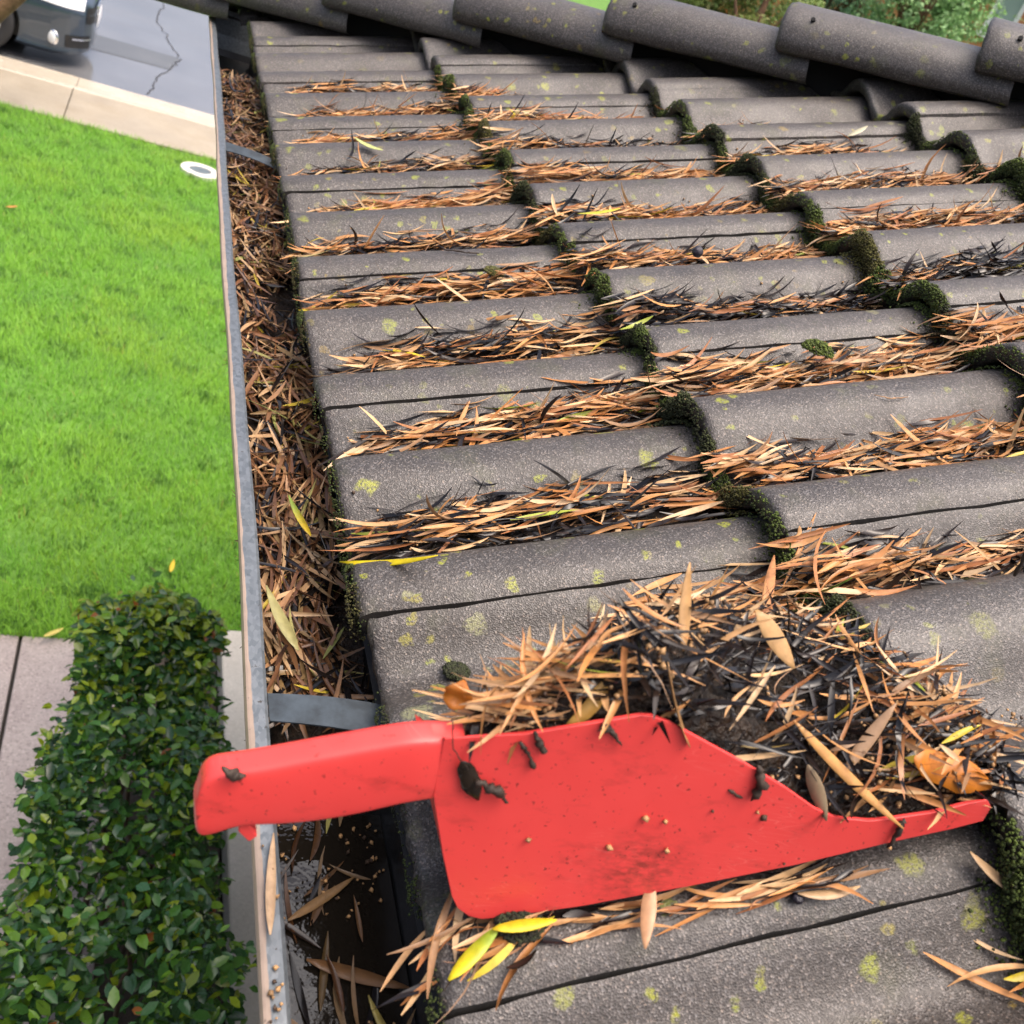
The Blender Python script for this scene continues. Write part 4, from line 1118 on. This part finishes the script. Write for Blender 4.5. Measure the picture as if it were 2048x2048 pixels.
# ================================================================== HEDGE
def hedge():
    root = empty('hedge', (0, .4, 0)); tag(root, 'clipped dark green glossy hedge beside the paved walkway', 'hedge')
    X1, Y0, Y1, ZT = .195, -1.3, 1.86, .90
    m = 24000
    y = rng.uniform(Y0, Y1, m); y = np.where(rng.uniform(size=m) < .12, Y1 - rng.exponential(.05, m), y)
    face = rng.uniform(size=m)
    a = rng.uniform(0, 1, m)
    dep = rng.exponential(.045, m) - .012 - rng.exponential(.018, m)*(rng.uniform(size=m) < .16)
    X0 = np.interp(y, [.75, 1.15, 1.8], [-.26, -.195, -.150])
    x = np.where(face < .55, X0 + (X1-X0)*a, np.where(face < .78, X0 + dep, X1 - dep))
    zt = ZT + .085*snoise(x*1.5, y, 51, 1.8, 4) - .05*np.abs((x-(X0+X1)/2)/(X1-X0)*2)**4 - .10*np.clip((y-1.55)/.35, 0, 1)**2
    z = np.where(face < .55, zt - dep*1.5, zt*(1 - rng.uniform(0, 1, m)**1.3*.9))
    x = x + .065*snoise(y, z, 52, 2.3, 4)*np.sign(x)
    k = z > .05; x, y, z, dep, face = x[k], y[k], z[k], dep[k], face[k]; m = len(x)
    gap = snoise(x*2, y*1.2, 57, 1.6, 3); k = ~((gap > .8) & (rng.uniform(size=m) < .5)); x, y, z, dep, face = x[k], y[k], z[k], dep[k], face[k]; m = len(x)
    L = rng.uniform(.024, .046, m); W = L*rng.uniform(.44, .60, m)
    # leaf: six vertices, folded about the midrib
    t = np.array([0, .35, .72, 1.0]); hw = np.array([0, .5, .40, 0])
    V = np.zeros((m, 8, 3)); fold = rng.uniform(.15, .6, m)[:, None]; bend = rng.uniform(-.25, .1, m)[:, None]
    tt = t[None]*L[:, None]
    for i in range(4):
        zz = bend[:, 0]*L*(t[i]**2)
        V[:, i] = np.stack([tt[:, i], 0*L, zz], 1)
    for s_, i0 in ((1, 4), (-1, 6)):
        for q, i in enumerate((1, 2)):
            V[:, i0+q] = np.stack([tt[:, i], s_*hw[i]*W, bend[:, 0]*L*(t[i]**2) + fold[:, 0]*hw[i]*W], 1)
    F = np.array([[0, 1, 4, 4], [1, 2, 5, 4], [2, 3, 5, 5], [0, 6, 1, 1], [1, 6, 7, 2], [2, 7, 3, 3]])
    Ft = np.array([[0, 1, 4], [1, 2, 5], [1, 5, 4], [2, 3, 5], [0, 6, 1], [1, 6, 7], [1, 7, 2], [2, 7, 3]])
    yaw = rng.uniform(0, 6.28, m); pit = rng.normal(-.15, .45, m); rol = rng.normal(0, .55, m)
    side = face > .55; out = np.where(face < .78, math.pi, 0.0)
    yaw = np.where(side, out + rng.normal(0, .8, m), yaw); pit = np.where(side, rng.normal(-.3, .5, m), pit)
    Rm = yaw_pitch_roll(yaw, pit, rol)
    P = np.stack([x, y, z], 1)
    g = np.array([[.040, .122, .022], [.065, .180, .026], [.024, .080, .020], [.14, .28, .024], [.050, .140, .048]])
    c = g[rng.integers(5, size=m)]*rng.uniform(.5, 1.25, (m, 1))
    yl = (rng.uniform(size=m) < .10 + .55*np.clip((y-1.40)/.40, 0, 1)) & (dep < .03); c = np.where(yl[:, None], np.array([.22, .30, .018])*rng.uniform(.7, 1.4, (m, 1)), c)
    rd = (rng.uniform(size=m) < .006 + .045*np.clip((y-1.62)/.2, 0, 1)) & (dep < .03); c = np.where(rd[:, None], np.array([.30, .10, .025])*rng.uniform(.6, 1.2, (m, 1)), c)
    px, py, pz = proj(P); inside = (px > 8) & (px < 480) & (py > 1150) & (py < 2040) & (dep < .012)
    sz = np.where(inside, L/pz, 0); solo = np.zeros(m, bool); solo[np.argsort(-sz)[:290]] = True
    W_ = np.einsum('nij,nkj->nki', Rm, V) + P[:, None]
    idx = np.nonzero(~solo)[0]
    Fm = (Ft[None] + (np.arange(len(idx))*8)[:, None, None]).reshape(-1, 3)
    fo = child(stuff(link('foliage', np_mesh('foliage', W_[idx].reshape(-1, 3), Fm, True, np.repeat(c[idx], 8, 0)), MAT_HEDGE)), root)
    for i in np.nonzero(solo)[0]:
        me = np_mesh('leaf', V[i], Ft, True, np.repeat(c[i][None], 8, 0)); me.materials.append(MAT_HEDGE)
        o = link('leaf', me, None, root); o.matrix_basis = Matrix.Translation(-root.location) @ Matrix([list(Rm[i][r]) + [P[i][r]] for r in range(3)] + [[0, 0, 0, 1]])
    MAT_STEM = simple('hedge_stem', (.07, .045, .028), .8, var=.3, vscale=30)
    for q in range(26):
        bx, by = rng.uniform(-.1, .1), rng.uniform(-1.1, 1.65)
        path = [(bx, by, -.02), (bx+rng.normal(0, .03), by+rng.normal(0, .03), .3), (bx+rng.normal(0, .08), by+rng.normal(0, .08), .6), (bx+rng.normal(0, .12), by+rng.normal(0, .12), .83)]
        child(tube('stem', path, [.011, .009, .006, .003], MAT_STEM), root)
hedge()

# ================================================================== CAR
def car():
    XN, YS, ZR = -.80, 10.83, -.10                     # nose x, near side y, road level
    root = empty('parked_car', (XN-2.3, YS+.89, ZR)); tag(root, 'dark slate blue sedan parked at the kerb on the wet road', 'car')
    B = Vector((XN, YS+.89, ZR))
    PAINT, ntc, bc = new_mat('slate_blue_paint'); bc.inputs['Base Color'].default_value = (.028, .046, .070, 1); bc.inputs['Metallic'].default_value = .25
    bc.inputs['Roughness'].default_value = .30; bc.inputs['Coat Weight'].default_value = 1.0; bc.inputs['Coat Roughness'].default_value = .05
    BLACK = simple('black_trim', (.012, .012, .013), .5); TYRE = simple('tyre_rubber', (.02, .02, .021), .75); RIM = simple('alloy', (.62, .62, .63), .3, .7)
    CHROME = simple('chrome', (.75, .76, .78), .12, 1.0); GLASS = simple('dark_glass', (.02, .025, .028), .05); LAMP = simple('lamp_lens', (.78, .80, .80), .10, 0); PLATE = simple('white_plate', (.8, .8, .8), .35)
    st = [(0, .40, .60, .22), (-.03, .52, .65, .175), (-.10, .645, .69, .145), (-.22, .745, .725, .125), (-.38, .815, .76, .12), (-.60, .865, .80, .13), (-.9, .885, .85, .16), (-1.35, .89, .92, .17),
          (-1.7, .89, .96, .18), (-2.6, .89, .98, .18), (-3.6, .89, 1.0, .18), (-4.1, .87, 1.03, .2), (-4.45, .80, 1.02, .24), (-4.6, .66, .96, .30)]
    def sec(hw, zt, zb):
        q = [(0, zb), (.72*hw, zb), (.90*hw, zb+.012), (.955*hw, zb+.05), (.945*hw, zb+.09), (.965*hw, zb+.20), (.99*hw, .50), (hw, .56), (.985*hw, zt-.12), (.93*hw, zt-.045), (.80*hw, zt-.012), (.45*hw, zt+.012), (0, zt+.02)]
        return q
    xs = np.array([s[0] for s in st])
    def at(x): return [float(np.interp(-x, -xs, [s[i] for s in st])) for i in (1, 2, 3)]
    def side_y(x, z):
        q = sec(*at(x)); q = q[2:11]; return float(np.interp(z, [a[1] for a in q], [a[0] for a in q]))
    X = sorted(set([s[0] for s in st] + list(np.linspace(-.02, -1.3, 22)) + [-2.0, -3.2]), reverse=True)
    bm = bmesh.new(); rows = []
    for x in X:
        q = sec(*at(x)); full = [(-y, z) for y, z in q[::-1]][:-1] + [(y, z) for y, z in q]
        rows.append([bm.verts.new((x, y, z)) for y, z in full[:-1]])
    n = len(rows[0])
    for a, b2 in zip(rows[:-1], rows[1:]):
        for j in range(n): bm.faces.new((a[j], a[(j+1) % n], b2[(j+1) % n], b2[j]))
    bm.faces.new(rows[0][::-1]); bm.faces.new(rows[-1])
    bmesh.ops.recalc_face_normals(bm, faces=bm.faces)
    me = bpy.data.meshes.new('body'); bm.to_mesh(me); bm.free()
    tmp = bpy.data.objects.new('tmp', me); COL.objects.link(tmp)
    WX = (-1.03, -3.72); WR = .325
    cuts = []
    for wx in WX:
        bm = bmesh.new(); bmesh.ops.create_cone(bm, cap_ends=True, segments=40, radius1=WR+.045, radius2=WR+.045, depth=3)
        bmesh.ops.rotate(bm, verts=bm.verts, matrix=Matrix.Rotation(math.pi/2, 3, 'X')); bmesh.ops.translate(bm, verts=bm.verts, vec=(wx, 0, WR))
        cme = bpy.data.meshes.new('cut'); bm.to_mesh(cme); bm.free(); co = bpy.data.objects.new('cut', cme); COL.objects.link(co); cuts.append(co)
        md = tmp.modifiers.new('b', 'BOOLEAN'); md.object = co; md.operation = 'DIFFERENCE'; md.solver = 'EXACT'
    dg = bpy.context.evaluated_depsgraph_get(); me2 = bpy.data.meshes.new_from_object(tmp.evaluated_get(dg)); me2.name = 'body'
    for o in cuts + [tmp]: bpy.data.objects.remove(o)
    for p in me2.polygons: p.use_smooth = True
    try: me2.set_sharp_from_angle(angle=R_(38))
    except Exception: pass
    me2.materials.clear()
    def put(o): o.parent = root; o.location = Vector(o.location) + (B - root.location); return o
    put(link('body', me2, PAINT))
    put(box('underbody', BLACK, -4.2, -.35, -.72, .72, .20, .42))
    for wx in WX:
        for sd in (-1, 1):
            wr = put(empty('wheel', (wx, sd*.80, WR)))
            def lathe(pts, nm, mt, cap=False):
                V = []; Fc = []; n = 44
                for r_, yy in pts:
                    for i in range(n): V.append((r_*math.cos(6.2832*i/n), yy*sd, r_*math.sin(6.2832*i/n)))
                for a in range(len(pts)-1):
                    for i in range(n): Fc.append((a*n+i, a*n+(i+1) % n, (a+1)*n+(i+1) % n, (a+1)*n+i))
                if cap: Fc.append(tuple(range((len(pts)-1)*n, len(pts)*n)))
                return link(nm, py_mesh(nm, V, Fc, True), mt, wr)
            lathe([(.205, .06), (.215, .085), (.29, .098), (.318, .075), (.325, .03), (.325, -.06), (.31, -.1), (.2, -.1)], 'tyre', TYRE)
            lathe([(.206, .06), (.208, .082), (.195, .078), (.185, .03), (.05, .045), (.03, .06)], 'rim', RIM, True)
    def patch(name, x0, x1, z0, z1, mt, side=-1, off=.006, top=None):
        V = []; Fc = []; nx = 10; nz = 6
        for i in range(nx+1):
            x = x0 + (x1-x0)*i/nx
            lo = z0(x) if callable(z0) else z0; hi = z1(x) if callable(z1) else z1
            for j in range(nz+1):
                z = lo + (hi-lo)*j/nz; V.append((x+off*.6, side*(side_y(x, z)+off), z))
        for i in range(nx):
            for j in range(nz): Fc.append((i*(nz+1)+j, (i+1)*(nz+1)+j, (i+1)*(nz+1)+j+1, i*(nz+1)+j+1))
        return put(link(name, py_mesh(name, V, Fc, True), mt))
    for sd in (-1, 1):
        patch('headlight', -.10, -.66, lambda x: .585+.10*(-x), lambda x: .672+.118*(-x), LAMP, sd)
        patch('lower_intake', -.035, -.25, lambda x: .22, lambda x: .345, BLACK, sd, .004)
        patch('intake_blade', -.03, -.19, lambda x: .300, lambda x: .318, CHROME, sd, .010)
        patch('grille', -.005, -.075, lambda x: .47, lambda x: .62, BLACK, sd, .006)
        # fog lamp set in the bumper corner
        fy = side_y(-.37, .30)
        fg = put(empty('fog_lamp', (-.365, sd*(fy+.002), .30))); fg.rotation_euler = (0, 0, sd*R_(38))
        for nm, r_, d_, mt in (('bezel', .080, .02, CHROME), ('lens', .066, .032, LAMP)):
            bm = bmesh.new(); bmesh.ops.create_uvsphere(bm, u_segments=24, v_segments=12, radius=1)
            for v in bm.verts: v.co = Vector((v.co.x*r_, v.co.y*d_, v.co.z*r_))
            bm_obj(nm, bm, mt, fg, True)
    put(box('number_plate', PLATE, .012, .020, -.26, .26, .40, .52)); put(box('emblem', CHROME, .004, .022, -.36, .36, .60, .635, bevel=.004))
    # cabin
    bm = bmesh.new(); cab = [(-1.35, .70, .90), (-2.15, .60, 1.40), (-2.6, .58, 1.45), (-3.3, .58, 1.43), (-4.15, .66, 1.02)]
    r2 = []
    for x, hw, z in cab: r2.append([bm.verts.new(p) for p in ((x, -.82, min(z, .97)), (x, -hw, z-.03), (x, 0, z+.02), (x, hw, z-.03), (x, .82, min(z, .97)))])
    for a, b2 in zip(r2[:-1], r2[1:]):
        for j in range(4): bm.faces.new((a[j], a[j+1], b2[j+1], b2[j]))
    put(bm_obj('window', bm, GLASS, None, False))
    put(box('roof_panel', PAINT, -3.4, -2.1, -.56, .56, 1.42, 1.485, bevel=.02))
car()

# ================================================================== TREES AND HOUSE ACROSS THE STREET
MAT_TRUNK = simple('brown_bark', (.085, .042, .021), .85, c2=(.17, .09, .047), vscale=14, bump=.8, bscale=40, bdist=.01)
def crown_mesh(cx, r, n, size, cols, seed, flat=1.0):
    rs = np.random.default_rng(seed)
    nc = 26; cc = rs.normal(size=(nc, 3)); cc /= np.linalg.norm(cc, axis=1)[:, None]; cc *= rs.uniform(.35, .92, (nc, 1)); cc = cc*np.array(r)
    cr = rs.uniform(.22, .42, nc)*min(r)*1.15
    k = rs.integers(nc, size=n); d = rs.normal(size=(n, 3)); d /= np.linalg.norm(d, axis=1)[:, None]
    P = cc[k] + d*(cr[k]*rs.uniform(.55, 1.05, n)**.6)[:, None] + np.array(cx)
    L = rs.uniform(.6, 1.3, n)*size
    T = np.array([[0, 0, 0], [.5, .28, .05], [1, 0, -.05], [.5, -.28, .05]])
    V = T[None]*L[:, None, None]
    Rm = yaw_pitch_roll(rs.uniform(0, 6.28, n), rs.normal(-.2, .6, n), rs.normal(0, .7, n))
    V = np.einsum('nij,nkj->nki', Rm, V) + P[:, None]
    c = np.array(cols)[(k + rs.integers(2, size=n)) % len(cols)]*rs.uniform(.7, 1.3, (n, 1))
    F = np.array([[0, 1, 2, 3]])[None] + (np.arange(n)*4)[:, None, None]
    return V.reshape(-1, 3), F.reshape(-1, 4), np.repeat(c, 4, 0)
def tree(loc, h, r, n, size, cols, label, seed, group=None, lean=(0, 0), name='tree', trunk_r=.16, cat='tree'):
    root = empty(name, loc); tag(root, label, cat, group)
    rs = np.random.default_rng(seed+1000)
    cx = (lean[0], lean[1], h - r[2]*.75)
    top_ = (cx[0], cx[1], cx[2]+r[2]*.3)
    tube('trunk', [(0, 0, -.1), (lean[0]*.25, lean[1]*.25, h*.25), (lean[0]*.7, lean[1]*.7, h*.55), top_], [trunk_r*1.25, trunk_r, trunk_r*.8, trunk_r*.3], MAT_TRUNK, root, 10)
    for q in range(5):
        a = rs.uniform(0, 6.28); s0 = np.array([lean[0]*.6, lean[1]*.6, h*.45])
        tube('limb', [s0, s0 + np.array([math.cos(a)*r[0]*.35, math.sin(a)*r[1]*.35, h*.14]), np.array(cx)+np.array([math.cos(a)*r[0]*.7, math.sin(a)*r[1]*.7, r[2]*rs.uniform(-.2, .4)])], [trunk_r*.5, trunk_r*.35, trunk_r*.12], MAT_TRUNK, root, 6)
    V, F, C = crown_mesh(cx, r, n, size, cols, seed)
    stuff(link('crown', np_mesh('crown', V, F, True, C), MAT_FAR, root))
    return root
G1 = [(.28, .48, .17), (.22, .40, .14), (.33, .52, .22), (.17, .32, .12)]
G2 = [(.20, .38, .22), (.26, .44, .26), (.15, .29, .16)]
G3 = [(.25, .33, .08), (.19, .28, .08), (.32, .34, .12)]
AUT = [(.35, .10, .03), (.42, .16, .05), (.22, .20, .05)]
def dirpos(x, y, dist):
    d = ray(x, y); k = dist/math.hypot(d[0], d[1]); p = CAM + k*d; return p
def far_tree(x, dist, h, r, cols, label, seed, n=9000, size=.11, **kw):
    p = dirpos(x, 30, dist); return tree((p[0], p[1], 0), h, r, n, size, cols, label, seed, **kw)
far_tree(1372, 23.0, 3.6, (1.0, 1.0, 1.5), G3, 'yellow green bush showing at the far left of the ridge top', 11, n=7000, name='shrub', cat='shrub', trunk_r=.08)
far_tree(1425, 26.0, 3.6, (.7, .7, 1.5), AUT, 'red leaved shrub by the dark trunk across the street', 12, n=6000, name='shrub', cat='shrub', trunk_r=.25)
far_tree(1520, 22.5, 3.7, (1.1, 1.1, 1.6), G3, 'pale feathery yellow green tree beyond the hip caps', 13, n=8000)
far_tree(1640, 25.5, 6.0, (1.5, 1.5, 2.7), G2, 'blue green conifer like tree beyond the hip caps', 14, n=13000)
far_tree(1708, 28.0, 6.4, (1.0, 1.0, 2.6), G2, 'dark green tree between the conifer and the large leafy tree', 15)
far_tree(1835, 24.5, 6.6, (1.35, 1.35, 3.0), G1, 'large mid green leafy tree in front of the orange house', 16, n=15000)
far_tree(1925, 23.5, 3.45, (.85, .85, 1.3), G1, 'low leafy green tree below the white window', 17, n=5000)
far_tree(1290, 27.0, 6.0, (2.2, 2.2, 2.6), G1, 'leafy tree mostly hidden behind the hip tiles', 18)
far_tree(2290, 27.0, 6.0, (2.0, 2.0, 2.6), G1, 'leafy tree at the right beyond the orange house corner', 19)
def far_house():
    c = dirpos(1960, 20, 33.0)
    root = empty('neighbour_house', (c[0], c[1], 0)); tag(root, 'orange stucco house with a white window behind the trees', 'house')
    yaw = math.atan2(c[1]-CAM[1], c[0]-CAM[0]) - math.pi/2
    root.rotation_euler = (0, 0, yaw + .1)
    ST = simple('orange_stucco', (.46, .20, .085), .85, var=.1); WH = simple('white_trim', (.78, .78, .76), .5); GL = simple('window_glass', (.30, .38, .35), .12); RF = simple('brown_roof', (.12, .07, .05), .8, var=.2)
    box('wall', ST, -6.5, 4.5, .0, 7, 0, 6.05, root)
    inv = Matrix.Rotation(-root.rotation_euler.z, 4, 'Z')
    def loc(px, py):   # picture point -> on the front wall (local y = 0)
        d = Vector(ray(px, py)); o = Vector(CAM) - root.location; d = inv @ d; o = inv @ o; k = -o.y/d.y; q = o + k*d; return q
    a = loc(1996, 42); b2 = loc(2030, 8)
    cx = (a.x+b2.x)/2; cz = (a.z+b2.z)/2; w_ = .40; h_ = .62
    for dx in (0, -4.2):
        f = empty('window', (cx+dx, -.03, cz)); f.parent = root
        for nm, q, mt in (('frame', (-w_, -w_+.12, -.05, .04, -h_, h_), WH), ('frame', (w_-.12, w_, -.05, .04, -h_, h_), WH), ('frame', (-w_+.123, w_-.123, -.05, .04, h_-.12, h_), WH), ('sill', (-w_-.1, w_+.1, -.1, .04, -h_-.13, -h_-.003), WH), ('pane', (-w_+.12, w_-.12, -.01, .02, -h_, h_-.12), GL)):
            box(nm, mt, *q, f)
    bm = bmesh.new()
    vs = [bm.verts.new(p) for p in ((-7.2, -.7, 6.06), (5.2, -.7, 6.06), (5.2, 7.7, 6.06), (-7.2, 7.7, 6.06), (-3.5, 3.5, 8.2), (1.5, 3.5, 8.2))]
    for f in ((0, 1, 5, 4), (1, 2, 5), (2, 3, 4, 5), (3, 0, 4), (3, 2, 1, 0)): bm.faces.new([vs[i] for i in f])
    bm_obj('roof', bm, RF, root)
far_house()
# street tree whose leaning bough crosses the top left corner
st_root = empty('street_tree', (-2.55, 8.5, 0)); tag(st_root, 'street tree whose brown leaning bough cuts the top left corner', 'tree')
pb = [CAM + ray(-36, 20)/np.linalg.norm(ray(-36, 20))*9.6, CAM + ray(30, -36)/np.linalg.norm(ray(30, -36))*9.6]
L0 = np.array(st_root.location)
tube('trunk', [(0, 0, -.1), (.05, 0, .5), (.0, .05, 1.5), (-.1, .1, 3.0), (-.1, .1, 4.2)], [.17, .14, .13, .11, .05], MAT_TRUNK, st_root, 12)
dv = (pb[1]-pb[0]); dv /= np.linalg.norm(dv)
tube('bough', [np.array((.02, 0, .35)), pb[0]-L0-dv*.45, pb[0]-L0, pb[1]-L0, pb[1]-L0+dv*.9, pb[1]-L0+dv*1.6+np.array([-.1, 0, .8])], [.14, .15, .145, .14, .10, .05], MAT_TRUNK, st_root, 12)
V, F, C = crown_mesh((-.2, .3, 4.6), (1.5, 1.4, 1.2), 7000, .09, G1, 31)
stuff(link('crown', np_mesh('crown', V, F, True, C), MAT_FAR, st_root))
